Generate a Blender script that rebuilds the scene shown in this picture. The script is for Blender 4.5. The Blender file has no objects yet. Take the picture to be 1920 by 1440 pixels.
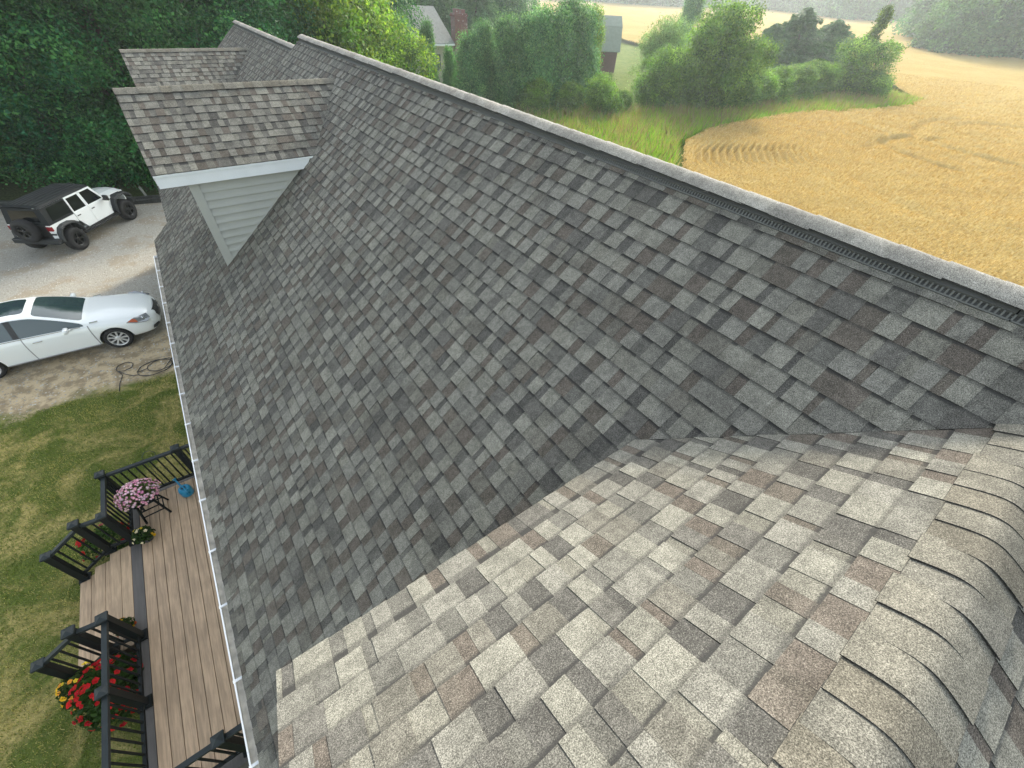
import bpy, bmesh, math, random
import numpy as np
from mathutils import Vector, Matrix
random.seed(7); RNG = np.random.default_rng(7)
scene = bpy.context.scene
R = math.radians
# ------------------------------------------------------------------ camera
CAMZ = 8.293
cd = bpy.data.cameras.new('camera'); cam = bpy.data.objects.new('camera', cd)
scene.collection.objects.link(cam)
cr = Vector((0.8145295, -0.57849023, 0.04348265)); cdn = Vector((-0.37995593, -0.58862265, -0.71355229)); cf = Vector((0.4383779, 0.5646879, -0.6992513))
M = Matrix.Identity(4)
for i in range(3):
    M[i][0] = cr[i]; M[i][1] = -cdn[i]; M[i][2] = -cf[i]
M[0][3] = 0; M[1][3] = 0; M[2][3] = CAMZ
cam.matrix_world = M
cd.sensor_width = 36; cd.lens = 757.45 / 1920 * 36; cd.clip_start = .05; cd.clip_end = 3000
scene.camera = cam
# ------------------------------------------------------------------ light
SUN_AZ, SUN_EL = 54.0, 28.0      # azimuth from +Y towards +X
w = bpy.data.worlds.new('World'); scene.world = w; w.use_nodes = True
nt = w.node_tree; bg = nt.nodes['Background']
sky = nt.nodes.new('ShaderNodeTexSky'); sky.sky_type = 'NISHITA'; sky.sun_disc = False
sky.sun_elevation = R(SUN_EL); sky.sun_rotation = R(SUN_AZ); sky.air_density = 1.0; sky.dust_density = 2.5; sky.ozone_density = 1.0
bw = nt.nodes.new('ShaderNodeRGBToBW'); nt.links.new(sky.outputs[0], bw.inputs[0])
tm_ = nt.nodes.new('ShaderNodeMix'); tm_.data_type = 'RGBA'; tm_.blend_type = 'MULTIPLY'; tm_.inputs[0].default_value = 1; nt.links.new(bw.outputs[0], tm_.inputs[6]); tm_.inputs[7].default_value = (1.04, 1.07, 1.01, 1)
hm_ = nt.nodes.new('ShaderNodeMix'); hm_.data_type = 'RGBA'; hm_.inputs[0].default_value = .72; nt.links.new(sky.outputs[0], hm_.inputs[6]); nt.links.new(tm_.outputs[2], hm_.inputs[7])   # hazy, milky sky
nt.links.new(hm_.outputs[2], bg.inputs[0]); bg.inputs[1].default_value = 0.15
sl = bpy.data.lights.new('sun', 'SUN'); sl.energy = 1.4; sl.angle = R(6); sl.color = (1.0, .88, .68)
so = bpy.data.objects.new('sun', sl); scene.collection.objects.link(so)
sd = Vector((math.sin(R(SUN_AZ)) * math.cos(R(SUN_EL)), math.cos(R(SUN_AZ)) * math.cos(R(SUN_EL)), math.sin(R(SUN_EL))))
so.rotation_euler = sd.to_track_quat('Z', 'Y').to_euler()
scene.view_settings.view_transform = 'Standard'; scene.view_settings.look = 'None'
scene.view_settings.exposure = 2.06; scene.view_settings.gamma = 1

# ------------------------------------------------------------------ helpers
col = scene.collection
def tag(o, label=None, cat=None, group=None, kind=None):
    if label: o['label'] = label
    if cat: o['category'] = cat
    if group: o['group'] = group
    if kind: o['kind'] = kind
    return o
def empty(name, loc=(0, 0, 0), rz=0, parent=None):
    o = bpy.data.objects.new(name, None); o.empty_display_size = .2
    o.location = loc; o.rotation_euler = (0, 0, rz); col.objects.link(o)
    if parent: o.parent = parent
    return o
def copy_tree(o, parent=None):
    c = o.copy(); col.objects.link(c)
    if parent: c.parent = parent
    for ch in list(o.children): copy_tree(ch, c)
    return c

class MB:
    def __init__(s):
        s.v = []; s.f = []; s.m = []; s.c = []; s.uv = []; s.hascol = False; s.hasuv = False
    def add(s, verts, faces, mat=0, color=None, uvs=None):
        b = len(s.v); s.v.extend([tuple(p) for p in verts])
        for i, f in enumerate(faces):
            s.f.append([b + k for k in f]); s.m.append(mat); s.c.append(color or (1, 1, 1))
            s.uv.append(uvs[i] if uvs else None)
        if color: s.hascol = True
        if uvs: s.hasuv = True
        return s
    def box(s, x0, x1, y0, y1, z0, z1, mat=0, color=None, T=None, bev=0):
        if bev > 0:
            b = bev
            bm = bmesh.new(); bmesh.ops.create_cube(bm, size=1)
            for q in bm.verts:
                q.co = Vector(((x0 + x1) / 2 + q.co.x * (x1 - x0), (y0 + y1) / 2 + q.co.y * (y1 - y0), (z0 + z1) / 2 + q.co.z * (z1 - z0)))
            bmesh.ops.bevel(bm, geom=bm.edges[:], offset=b, segments=2, profile=.5, affect='EDGES')
            V = [v.co.copy() for v in bm.verts]; F = [[v.index for v in f.verts] for f in bm.faces]
            bm.verts.index_update(); F = [[v.index for v in f.verts] for f in bm.faces]; bm.free()
        else:
            V = [Vector(p) for p in ((x0, y0, z0), (x1, y0, z0), (x1, y1, z0), (x0, y1, z0), (x0, y0, z1), (x1, y0, z1), (x1, y1, z1), (x0, y1, z1))]
            F = [(0, 3, 2, 1), (4, 5, 6, 7), (0, 1, 5, 4), (1, 2, 6, 5), (2, 3, 7, 6), (3, 0, 4, 7)]
        if T: V = [T @ p for p in V]
        return s.add(V, F, mat, color)
    def bar(s, a, b, wx, wz, mat=0, color=None, up=(0, 0, 1)):
        a = Vector(a); b = Vector(b); d = (b - a).normalized(); u = Vector(up)
        sd_ = d.cross(u)
        if sd_.length < 1e-4: sd_ = d.cross(Vector((1, 0, 0)))
        sd_.normalize(); u = sd_.cross(d)
        V = []
        for p in (a, b):
            for i, j in ((-1, -1), (1, -1), (1, 1), (-1, 1)): V.append(p + sd_ * i * wx / 2 + u * j * wz / 2)
        return s.add(V, [(3, 2, 1, 0), (4, 5, 6, 7), (0, 1, 5, 4), (1, 2, 6, 5), (2, 3, 7, 6), (3, 0, 4, 7)], mat, color)
    def tube(s, pts, rad, n=8, mat=0, color=None, cap=True):
        pts = [Vector(p) for p in pts]; k = len(pts)
        if not hasattr(rad, '__len__'): rad = [rad] * k
        V = []; F = []; ref = None
        for i, p in enumerate(pts):
            d = (pts[min(i + 1, k - 1)] - pts[max(i - 1, 0)]).normalized()
            if ref is None: ref = d.orthogonal().normalized()
            ref = (ref - d * ref.dot(d)).normalized(); q = d.cross(ref)
            for j in range(n):
                a = 2 * math.pi * j / n; V.append(p + (ref * math.cos(a) + q * math.sin(a)) * rad[i])
        for i in range(k - 1):
            for j in range(n): F.append((i * n + j, i * n + (j + 1) % n, (i + 1) * n + (j + 1) % n, (i + 1) * n + j))
        if cap: F.append(tuple(reversed(range(n)))); F.append(tuple(range((k - 1) * n, k * n)))
        return s.add(V, F, mat, color)
    def lathe(s, prof, n=24, mat=0, color=None, T=None):
        V = []; F = []
        for r, z in prof:
            for j in range(n):
                a = 2 * math.pi * j / n; V.append(Vector((r * math.cos(a), r * math.sin(a), z)))
        for i in range(len(prof) - 1):
            for j in range(n): F.append((i * n + j, i * n + (j + 1) % n, (i + 1) * n + (j + 1) % n, (i + 1) * n + j))
        if T: V = [T @ p for p in V]
        return s.add(V, F, mat, color)
    def prism(s, poly, a, b, axis='y', mat=0, color=None, T=None):
        n = len(poly); V = []
        for t in (a, b):
            for p, q in poly:
                V.append(Vector({'y': (p, t, q), 'x': (t, p, q), 'z': (p, q, t)}[axis]))
        F = [tuple(range(n)), tuple(reversed(range(n, 2 * n)))] + [(i, (i + 1) % n, n + (i + 1) % n, n + i)[::-1] for i in range(n)]
        if T: V = [T @ p for p in V]
        return s.add(V, F, mat, color)
    def build(s, name, mats, parent=None, smooth=False, loc=None, rz=0, recalc=True):
        me = bpy.data.meshes.new(name); me.from_pydata(s.v, [], s.f)
        if not isinstance(mats, (list, tuple)): mats = [mats]
        for m in mats: me.materials.append(m)
        me.polygons.foreach_set('material_index', s.m)
        if s.hascol:
            a = me.color_attributes.new('tint', 'FLOAT_COLOR', 'CORNER'); d = []
            for f, c in zip(s.f, s.c): d.extend([c[0], c[1], c[2], 1.0] * len(f))
            a.data.foreach_set('color', d)
        if s.hasuv:
            u = me.uv_layers.new(name='UVMap'); d = []
            for f, q in zip(s.f, s.uv):
                for k in range(len(f)): d.extend(q[k] if q else (0, 0))
            u.data.foreach_set('uv', d)
        if smooth: me.polygons.foreach_set('use_smooth', [True] * len(me.polygons))
        me.update()
        if recalc:
            bm = bmesh.new(); bm.from_mesh(me); bmesh.ops.recalc_face_normals(bm, faces=bm.faces[:]); bm.to_mesh(me); bm.free()
        o = bpy.data.objects.new(name, me); col.objects.link(o)
        if parent: o.parent = parent
        if loc: o.location = loc
        if rz: o.rotation_euler = (0, 0, rz)
        return o

def nmesh(name, V, F4, tint, mats, parent=None, smooth=False):
    """fast numpy mesh of quads; tint = per-face rgb"""
    me = bpy.data.meshes.new(name); n = len(F4); k = F4.shape[1]
    me.vertices.add(len(V)); me.vertices.foreach_set('co', V.astype(np.float32).ravel())
    me.loops.add(n * k); me.loops.foreach_set('vertex_index', F4.astype(np.int32).ravel())
    me.polygons.add(n); me.polygons.foreach_set('loop_start', np.arange(0, n * k, k, dtype=np.int32))
    try: me.polygons.foreach_set('loop_total', np.full(n, k, dtype=np.int32))
    except Exception: pass
    for m in (mats if isinstance(mats, (list, tuple)) else [mats]): me.materials.append(m)
    me.update(calc_edges=True)
    if tint is not None:
        a = me.color_attributes.new('tint', 'FLOAT_COLOR', 'CORNER')
        c = np.ones((n, k, 4), np.float32); c[:, :, :3] = tint[:, None, :]; a.data.foreach_set('color', c.ravel())
    if smooth: me.polygons.foreach_set('use_smooth', np.ones(n, bool))
    me.validate()
    o = bpy.data.objects.new(name, me); col.objects.link(o)
    if parent: o.parent = parent
    return o

# ------------------------------------------------------------------ materials
def newmat(name):
    m = bpy.data.materials.new(name); m.use_nodes = True
    n = m.node_tree.nodes; return m, n, m.node_tree.links, n['Principled BSDF']
def pmat(name, c, rough=.6, metal=0, spec=.5, noise=0, nscale=20, bump=0, bscale=80, coat=0, emis=None):
    m, n, l, p = newmat(name)
    p.inputs['Base Color'].default_value = (*c, 1); p.inputs['Roughness'].default_value = rough
    p.inputs['Metallic'].default_value = metal; p.inputs['Specular IOR Level'].default_value = spec
    if coat: p.inputs['Coat Weight'].default_value = coat; p.inputs['Coat Roughness'].default_value = .06
    tc = n.new('ShaderNodeTexCoord')
    if noise:
        t = n.new('ShaderNodeTexNoise'); t.inputs['Scale'].default_value = nscale; t.inputs['Detail'].default_value = 5
        l.new(tc.outputs['Object'], t.inputs['Vector'])
        r = n.new('ShaderNodeMapRange'); r.inputs['To Min'].default_value = 1 - noise; r.inputs['To Max'].default_value = 1 + noise
        r.inputs['From Min'].default_value = .25; r.inputs['From Max'].default_value = .75
        l.new(t.outputs['Fac'], r.inputs['Value'])
        mx = n.new('ShaderNodeMix'); mx.data_type = 'RGBA'; mx.blend_type = 'MULTIPLY'; mx.inputs[0].default_value = 1
        mx.inputs[6].default_value = (*c, 1); l.new(r.outputs[0], mx.inputs[7]); l.new(mx.outputs[2], p.inputs['Base Color'])
    if bump:
        t = n.new('ShaderNodeTexNoise'); t.inputs['Scale'].default_value = bscale; t.inputs['Detail'].default_value = 3
        l.new(tc.outputs['Object'], t.inputs['Vector'])
        b = n.new('ShaderNodeBump'); b.inputs['Strength'].default_value = bump; b.inputs['Distance'].default_value = .01
        l.new(t.outputs['Fac'], b.inputs['Height']); l.new(b.outputs[0], p.inputs['Normal'])
    return m
def mathn(n, l, op, a, b=None, c=None):
    x = n.new('ShaderNodeMath'); x.operation = op
    for i, q in enumerate((a, b, c)):
        if q is None: continue
        if isinstance(q, (int, float)): x.inputs[i].default_value = q
        else: l.new(q, x.inputs[i])
    return x.outputs[0]
def mixc(n, l, fac, a, b, blend='MIX'):
    x = n.new('ShaderNodeMix'); x.data_type = 'RGBA'; x.blend_type = blend
    for i, q in ((0, fac), (6, a), (7, b)):
        if isinstance(q, (int, float)): x.inputs[i].default_value = q
        elif isinstance(q, tuple): x.inputs[i].default_value = (*q, 1)
        else: l.new(q, x.inputs[i])
    return x.outputs[2]
def noise(n, l, vec, scale, detail=3, rough=.5, dist=0):
    t = n.new('ShaderNodeTexNoise'); t.inputs['Scale'].default_value = scale; t.inputs['Detail'].default_value = detail
    t.inputs['Roughness'].default_value = rough; t.inputs['Distortion'].default_value = dist
    if vec is not None: l.new(vec, t.inputs['Vector'])
    return t.outputs['Fac']
def ramp(n, l, val, lo, hi, a=0., b=1.):
    r = n.new('ShaderNodeMapRange'); r.interpolation_type = 'SMOOTHSTEP'
    r.inputs['From Min'].default_value = lo; r.inputs['From Max'].default_value = hi
    r.inputs['To Min'].default_value = a; r.inputs['To Max'].default_value = b
    l.new(val, r.inputs['Value']); return r.outputs[0]

def shingle_mat():
    m, n, l, p = newmat('asphalt shingle granules')
    tc = n.new('ShaderNodeTexCoord'); at = n.new('ShaderNodeAttribute'); at.attribute_name = 'tint'
    uv = n.new('ShaderNodeUVMap'); sx = n.new('ShaderNodeSeparateXYZ'); l.new(uv.outputs[0], sx.inputs[0])
    ob = tc.outputs['Object']
    # dark band atop every tab: printed granules on low ones, plus painted-in butt shadow
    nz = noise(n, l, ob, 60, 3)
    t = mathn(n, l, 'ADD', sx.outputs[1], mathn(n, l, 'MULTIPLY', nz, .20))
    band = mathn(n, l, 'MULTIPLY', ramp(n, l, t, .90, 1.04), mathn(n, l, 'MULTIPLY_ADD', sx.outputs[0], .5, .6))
    g1 = noise(n, l, ob, 230, 2, .6)
    g2 = noise(n, l, ob, 420, 1, .5)
    g = mathn(n, l, 'ADD', mathn(n, l, 'MULTIPLY', g1, .65), mathn(n, l, 'MULTIPLY', g2, .35))
    gr = ramp(n, l, g, .36, .64, .42, 1.58)
    big = ramp(n, l, noise(n, l, ob, 1.1, 4, .6), .3, .7, .9, 1.1)
    mid = mathn(n, l, 'MULTIPLY', ramp(n, l, noise(n, l, ob, 30, 3, .7), .3, .7, .84, 1.16), ramp(n, l, noise(n, l, ob, 9, 3, .6), .3, .7, .86, 1.14))
    f = mathn(n, l, 'MULTIPLY', mathn(n, l, 'MULTIPLY', gr, big), mid)
    c = mixc(n, l, 1.0, at.outputs['Color'], f, 'MULTIPLY')
    wht = ramp(n, l, g1, .62, .70)
    c = mixc(n, l, mathn(n, l, 'MULTIPLY', wht, .28), c, (.42, .41, .36))
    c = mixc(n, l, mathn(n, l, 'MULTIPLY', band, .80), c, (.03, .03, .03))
    l.new(c, p.inputs['Base Color']); p.inputs['Roughness'].default_value = .92; p.inputs['Specular IOR Level'].default_value = .25
    b = n.new('ShaderNodeBump'); b.inputs['Strength'].default_value = .55; b.inputs['Distance'].default_value = .003
    l.new(g, b.inputs['Height']); l.new(b.outputs[0], p.inputs['Normal'])
    return m
SH = shingle_mat()
def leaf_mat(name, base, trans=.35, var=.35, yellow=None, rough=.6):
    m, n, l, p = newmat(name)
    at = n.new('ShaderNodeAttribute'); at.attribute_name = 'tint'
    oi = n.new('ShaderNodeObjectInfo')
    c = mixc(n, l, 1.0, at.outputs['Color'], base, 'MULTIPLY')
    rr = mathn(n, l, 'MULTIPLY_ADD', oi.outputs['Random'], .36, .82)
    c = mixc(n, l, 1.0, c, rr, 'MULTIPLY')
    l.new(c, p.inputs['Base Color']); p.inputs['Roughness'].default_value = rough; p.inputs['Specular IOR Level'].default_value = .12
    tr = n.new('ShaderNodeBsdfTranslucent'); ty = mixc(n, l, 1.0, c, yellow or (1.5, 1.6, .6), 'MULTIPLY'); l.new(ty, tr.inputs[0])
    mx = n.new('ShaderNodeMixShader'); mx.inputs[0].default_value = trans
    l.new(p.outputs[0], mx.inputs[1]); l.new(tr.outputs[0], mx.inputs[2]); l.new(mx.outputs[0], n['Material Output'].inputs[0])
    return m
M_white = pmat('white painted metal', (.78, .80, .82), .35, 0, .5, .03, 3)
M_fascia = pmat('white aluminium fascia', (.74, .78, .82), .4, 0, .5, .04, 5)
M_gutin = pmat('weathered gutter inside', (.62, .59, .53), .7, 0, .4, .35, 9)
M_siding = pmat('sage vinyl siding', (.37, .385, .365), .5, 0, .4, .05, 4, .15, 60)
M_wall = pmat('house siding', (.40, .42, .38), .55, 0, .4, .05, 4)
M_black = pmat('black plastic', (.022, .024, .026), .5, 0, .5, .1, 8)
M_vent = pmat('ridge vent plastic', (.075, .078, .076), .8)
M_ventrib = pmat('ridge vent rib', (.11, .115, .11), .8)
M_rail = pmat('dark teal black rail', (.007, .010, .011), .55, 0, .22, .15, 6)
M_railcap = pmat('rail post cap', (.020, .027, .030), .5, 0, .3, .1, 6)
M_glass = pmat('dark car glass', (.02, .035, .045), .04, 0, .9)
M_glass2 = pmat('green tinted car glass', (.035, .06, .065), .03, 0, 1.0)
M_glass3 = pmat('black privacy glass', (.006, .008, .010), .12, 0, .35)
M_pane = pmat('window pane', (.05, .07, .09), .06, 0, .8)
M_tyre = pmat('rubber tyre', (.022, .022, .023), .8, 0, .3, .2, 30)
M_brick = None
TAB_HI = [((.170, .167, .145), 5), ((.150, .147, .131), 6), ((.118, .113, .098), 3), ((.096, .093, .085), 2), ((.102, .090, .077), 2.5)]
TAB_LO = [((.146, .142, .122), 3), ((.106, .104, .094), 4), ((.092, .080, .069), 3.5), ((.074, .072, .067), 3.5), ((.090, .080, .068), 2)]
def pick(tbl):
    t = random.random() * sum(w for _, w in tbl)
    for c, w_ in tbl:
        t -= w_
        if t <= 0: break
    k = random.uniform(.9, 1.1); return tuple(x * k for x in c)
def clip(poly, cl):
    out = poly; n = len(cl)
    area = sum(cl[i][0] * cl[(i + 1) % n][1] - cl[(i + 1) % n][0] * cl[i][1] for i in range(n))
    sg = 1 if area > 0 else -1
    for i in range(n):
        a = cl[i]; b = cl[(i + 1) % n]; inp = out; out = []
        if not inp: return []
        ins = lambda p: sg * ((b[0] - a[0]) * (p[1] - a[1]) - (b[1] - a[1]) * (p[0] - a[0])) >= -1e-7
        for j in range(len(inp)):
            p = inp[j]; q = inp[(j + 1) % len(inp)]; ip, iq = ins(p), ins(q)
            if ip: out.append(p)
            if ip != iq:
                d1 = (b[0] - a[0]) * (p[1] - a[1]) - (b[1] - a[1]) * (p[0] - a[0]); d2 = (b[0] - a[0]) * (q[1] - a[1]) - (b[1] - a[1]) * (q[0] - a[0])
                t = d1 / (d1 - d2); out.append((p[0] + (q[0] - p[0]) * t, p[1] + (q[1] - p[1]) * t))
    return out
def shingles(mb, O, du, dv, nn, butts, E, cl, wide=None, hi=.0105, lo=.0070):
    """O: origin, du along the row, dv DOWN the slope (s), nn normal; butts = list of s of the lower edges"""
    O = Vector(O); du = Vector(du); dv = Vector(dv); nn = Vector(nn)
    cls = cl if isinstance(cl[0][0], (tuple, list)) else [cl]
    u0 = min(p[0] for c_ in cls for p in c_) - .2; u1 = max(p[0] for c_ in cls for p in c_) + .2
    for s in butts:
        u = u0 - random.random() * .3; flag = random.random() < .5; prev = None
        while u < u1:
            if wide: wd = wide
            elif flag: wd = random.choice((.08, .10, .12, .14, .17)) * random.uniform(.9, 1.1)
            else: wd = random.choice((.045, .07, .10, .13)) * random.uniform(.9, 1.1)
            j1, j2, j3 = random.uniform(-.0022, .0022), random.uniform(-.0022, .0022), random.uniform(-.003, .003)
            seg = [(u + j3, s - E - .028), (u + wd + .0008 + j3, s - E - .028), (u + wd + .0008, s + j2), (u, s + j1)]
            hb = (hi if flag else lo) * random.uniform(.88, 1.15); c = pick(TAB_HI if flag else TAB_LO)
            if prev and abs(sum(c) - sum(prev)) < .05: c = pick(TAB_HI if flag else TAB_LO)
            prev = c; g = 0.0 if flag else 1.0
            h = lambda q: hb * max(.12, 1 - (s - q) / (E * 2.1))
            for cp in cls:
                if u > max(p[0] for p in cp) or u + wd < min(p[0] for p in cp): continue
                P = clip(seg, cp)
                if len(P) < 3: continue
                V = [O + du * a + dv * b + nn * h(b) for a, b in P] + [O + du * a + dv * b - nn * .004 for a, b in P]
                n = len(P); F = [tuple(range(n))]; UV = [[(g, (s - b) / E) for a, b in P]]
                for i in range(n):
                    j = (i + 1) % n; F.append((i, n + i, n + j, j)); UV.append([(0, 0)] * 4)
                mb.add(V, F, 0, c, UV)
                for i in range(n): mb.c[-1 - i] = tuple(x * .2 for x in c)      # dark asphalt core on the cut edges
            u += wd
            if random.random() < .94: flag = not flag

# ------------------------------------------------------------------ the house
XR, ZR, TM = 3.1654, 7.2996, 0.82195      # ridge position, height, pitch
H1 = math.hypot(1, TM)
XE = -1.5627
YEND = 12.715; YNEAR = -5.0
ZD, WD, TP = 6.9687, 1.3267, 0.6209        # dormer ridge height, half width, pitch
H2 = math.hypot(1, TP)
ZR2 = 7.030
zmain = lambda x, zr=ZR: zr - TM * (XR - x)
xmain = lambda z, zr=ZR: XR - (zr - z) / TM
house = empty('house', (0, 0, 0))
tag(house, 'long house with mixed grey and brown shingle roofs, dormers and a white gutter', 'house')

def caps(parent, p0, d, L, tanL, hw, E, first=0., rnd=.045, lift=.008, name='ridge_cap', tones=(((.136, .130, .110), 4), ((.120, .116, .101), 3), ((.112, .104, .085), 2))):
    """cap shingles along a ridge. p0 start, d unit direction (horizontal), butts face -d"""
    mb = MB(); p0 = Vector(p0); d = Vector(d); sdv = d.cross(Vector((0, 0, 1)))
    N = 22; k = 0; t = first
    ca = 1 / math.hypot(1, tanL)
    while t < L:
        c = pick(tones)
        te = min(t + E + .03, L); prof = []
        wv = random.uniform(-.006, .006); hw_ = hw * random.uniform(.97, 1.03)
        for i in range(N + 1):
            s = -hw_ + 2 * hw_ * i / N
            a = s * ca
            prof.append((a + wv, -tanL * (math.sqrt(a * a + rnd * rnd) - rnd * .35)))
        V = []; hb, he = lift + .0065, lift + .001
        for tt, hh in ((t, hb), (te, he)):
            for a, z in prof: V.append(p0 + d * tt + sdv * a + Vector((0, 0, z + hh)))
        for tt, hh in ((t, hb), (te, he)):
            for a, z in prof: V.append(p0 + d * tt + sdv * a + Vector((0, 0, z + hh - .0055)))
        n = N + 1; F = []; UV = []
        for i in range(N): F.append((i, i + 1, n + i + 1, n + i))
        top = len(F)
        for i in range(N): F.append((i, 2 * n + i, 2 * n + i + 1, i + 1))
        F.append((0, n, 3 * n, 2 * n)); F.append((n - 1, 2 * n + n - 1, 3 * n + n - 1, n + n - 1))
        mb.add(V, F, 0, c, [[(0, .2)] * 4] * len(F))
        for i in range(len(F) - top): mb.c[-1 - i] = (.03, .03, .03)
        t += E; k += 1
    o = mb.build(name, SH, parent)
    # smooth only the rolled top faces
    me = o.data
    return o

def deck_slab(mb, pts, nn, th=.1, mat=0):
    V = [Vector(p) - Vector(nn) * .006 for p in pts] + [Vector(p) - Vector(nn) * th for p in pts]
    n = len(pts)
    mb.add(V, [tuple(range(n)), tuple(reversed(range(n, 2 * n)))] + [(i, (i + 1) % n, n + (i + 1) % n, n + i) for i in range(n)], mat, (.022, .022, .022))

def main_section(y0, y1, zr, xe, name, butt0=.201, dorm=()):
    sl_ = (XR - xe) * H1
    n_ = (-TM / H1, 0, 1 / H1); dv = (-1 / H1, 0, -TM / H1)
    mb = MB(); butts = []
    s = butt0
    while s < sl_ + .12: butts.append(min(s, sl_ + .02)); s += .1465
    st = .157; sb_ = sl_ + .02; cls = []; yc = y0; gp = .007
    for (yd, zd) in sorted(dorm):
        sJ = (zr - zd) / TM * H1; sV = (zr - (zd - WD * TP)) / TM * H1; ya, yb = yd - WD, yd + WD
        cls += [[(yc, st), (ya, st), (ya, sb_), (yc, sb_)], [(ya, st), (yd, st), (yd, sJ - gp), (ya, sV - gp)], [(yd, st), (yb, st), (yb, sV - gp), (yd, sJ - gp)], [(ya, sV - .002), (yb, sV - .002), (yb, sb_), (ya, sb_)]]
        yc = yb
    cls.append([(yc, st), (y1, st), (y1, sb_), (yc, sb_)])
    shingles(mb, (XR, 0, zr), (0, 1, 0), dv, n_, butts, .1465, cls)
    deck_slab(mb, [(XR, y0, zr), (XR, y1, zr), (xe, y1, zr - TM * (XR - xe)), (xe, y0, zr - TM * (XR - xe))], n_, .09)
    # far slope, unseen from here
    dv2 = (1 / H1, 0, -TM / H1); n2 = (TM / H1, 0, 1 / H1)
    shingles(mb, (XR, 0, zr), (0, 1, 0), dv2, n2, [.201 + .293 * i for i in range(21)], .293, [(y0, 0), (y1, 0), (y1, sl_), (y0, sl_)], wide=.5)
    deck_slab(mb, [(XR, y1, zr), (XR, y0, zr), (2 * XR - xe, y0, zr - TM * (XR - xe)), (2 * XR - xe, y1, zr - TM * (XR - xe))], n2, .09)
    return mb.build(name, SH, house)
roof = main_section(YNEAR, YEND, ZR, XE + .115, 'roof', dorm=((-.5099, ZD), (9.4116, ZD)))
roof2 = main_section(YEND + .002, 21.2, ZR2, -1.096, 'roof', dorm=((17.4436, 6.6658),))
caps(roof, (XR, YEND + .02, ZR + .054), (0, -1, 0), YEND - YNEAR, TM, .146, .24, lift=.010, rnd=.07, tones=(((.235, .23, .21), 4), ((.20, .195, .18), 3), ((.215, .205, .185), 2)))
caps(roof2, (XR, 21.22, ZR2 + .054), (0, -1, 0), 21.22 - YEND - .02, TM, .146, .24, lift=.010, rnd=.07, tones=(((.235, .23, .21), 4), ((.20, .195, .18), 3), ((.215, .205, .185), 2)))
def vent(y0, y1, zr, parent):
    mb = MB(); rb = []
    nn = Vector((-TM / H1, 0, 1 / H1)); dv = Vector((-1 / H1, 0, -TM / H1)); O = Vector((XR, 0, zr))
    for sg in (1,):
        def P(s, y, h): return O + dv * s + nn * h + Vector((0, y, 0))
        y = y0
        while y < y1:
            ye = min(y + 1.22, y1) - .006
            V = [P(a, yy, h) for yy in (y, ye) for a, h in ((.03, .0), (.03, .022), (.112, .024), (.118, .004), (.150, .004), (.150, .0))]
            F = [(i, (i + 1) % 6, 6 + (i + 1) % 6, 6 + i) for i in range(6)] + [tuple(range(6)), tuple(range(6, 12))]
            mb.add(V, F, 0)
            V = [P(a, yy, h) for yy in (y, ye) for a, h in ((.146, .0), (.146, .012), (.154, .012), (.154, .0))]
            mb.add(V, [(0, 1, 5, 4), (1, 2, 6, 5), (2, 3, 7, 6), (0, 3, 2, 1), (4, 5, 6, 7)], 1)
            y2 = y + .01
            while y2 < min(ye, 8) and y2 > -2:
                V = [P(a, yy, h) for yy in (y2, y2 + .009) for a, h in ((.117, .003), (.117, .021), (.146, .011), (.146, .003))]
                mb.add(V, [(0, 1, 5, 4), (1, 2, 6, 5), (2, 3, 7, 6), (0, 3, 2, 1), (4, 5, 6, 7)], 1); y2 += .024
            y += 1.22
    o = mb.build('ridge_vent', [M_vent, M_ventrib], parent)
vent(YNEAR + .01, YEND - .03, ZR, roof); vent(YEND + .03, 21.1, ZR2, roof2)
# white rake boards at the ends of both sections
for y, zr, xe in ((YNEAR, ZR, XE + .115), (21.2, ZR2, -1.096)):
    mb = MB()
    for sg in (-1, 1):
        a = Vector((XR, y, zr - .12)); b = Vector((XR + sg * (XR - xe), y, zr - .12 - TM * (XR - xe)))
        mb.bar(a, b, .03, .16)
    mb.build('rake_board', M_fascia, house)
# walls
def wall_block(x0, x1, y0, y1, zr, name='wall'):
    mb = MB(); z0 = zmain(x0, zr) - .14
    mb.prism([(x0, 0), (x1, 0), (x1, z0), (XR, zr - .16), (x0, z0)], y0, y1, 'y')
    return mb.build(name, M_wall, house)
wall_block(XE + .55, 2 * XR - XE - .55, YNEAR + .3, YEND - .25, ZR)
wall_block(-.75, 2 * XR + .75, YEND - .24, 20.9, ZR2)

# gutter
gy0, gy1 = YNEAR, 12.06
mb = MB(); gx, gz = XE, 3.413
prof = [(gx - .004, gz + .004), (gx + .009, gz + .006), (gx + .010, gz - .004), (gx + .004, gz - .006), (gx + .002, gz - .05), (gx + .035, gz - .062), (gx + .115, gz - .064), (gx + .118, gz + .01),
        (gx + .121, gz + .01), (gx + .121, gz - .102), (gx + .03, gz - .1), (gx - .006, gz - .052)]
inner = {3, 4, 5, 6}
V = [Vector((a, y, b)) for y in (gy0, gy1) for a, b in prof]; n = len(prof)
for i in range(n):
    mb.add([V[i], V[(i + 1) % n], V[n + (i + 1) % n], V[n + i]], [(0, 1, 2, 3)], 1 if i in inner else 0)
for y in (gy0, gy1):
    mb.box(gx - .004, gx + .12, y - .002, y + .002, gz - .1, gz, 0)
gut = mb.build('gutter', [M_white, M_gutin], house, recalc=False)
gb = MB(); gb.box(gx + .008, gx + .125, -.012, .012, gz - .006, gz + .007); gb.box(gx - .008, gx + .014, -.014, .014, gz - .01, gz + .0085)
b0 = gb.build('gutter_bracket', M_white, gut); b0.location.y = 11.98
for k in range(1, 17):
    o = b0.copy(); col.objects.link(o); o.parent = gut; o.location.y = 11.98 - .763 * k + random.uniform(-.03, .03)
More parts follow.
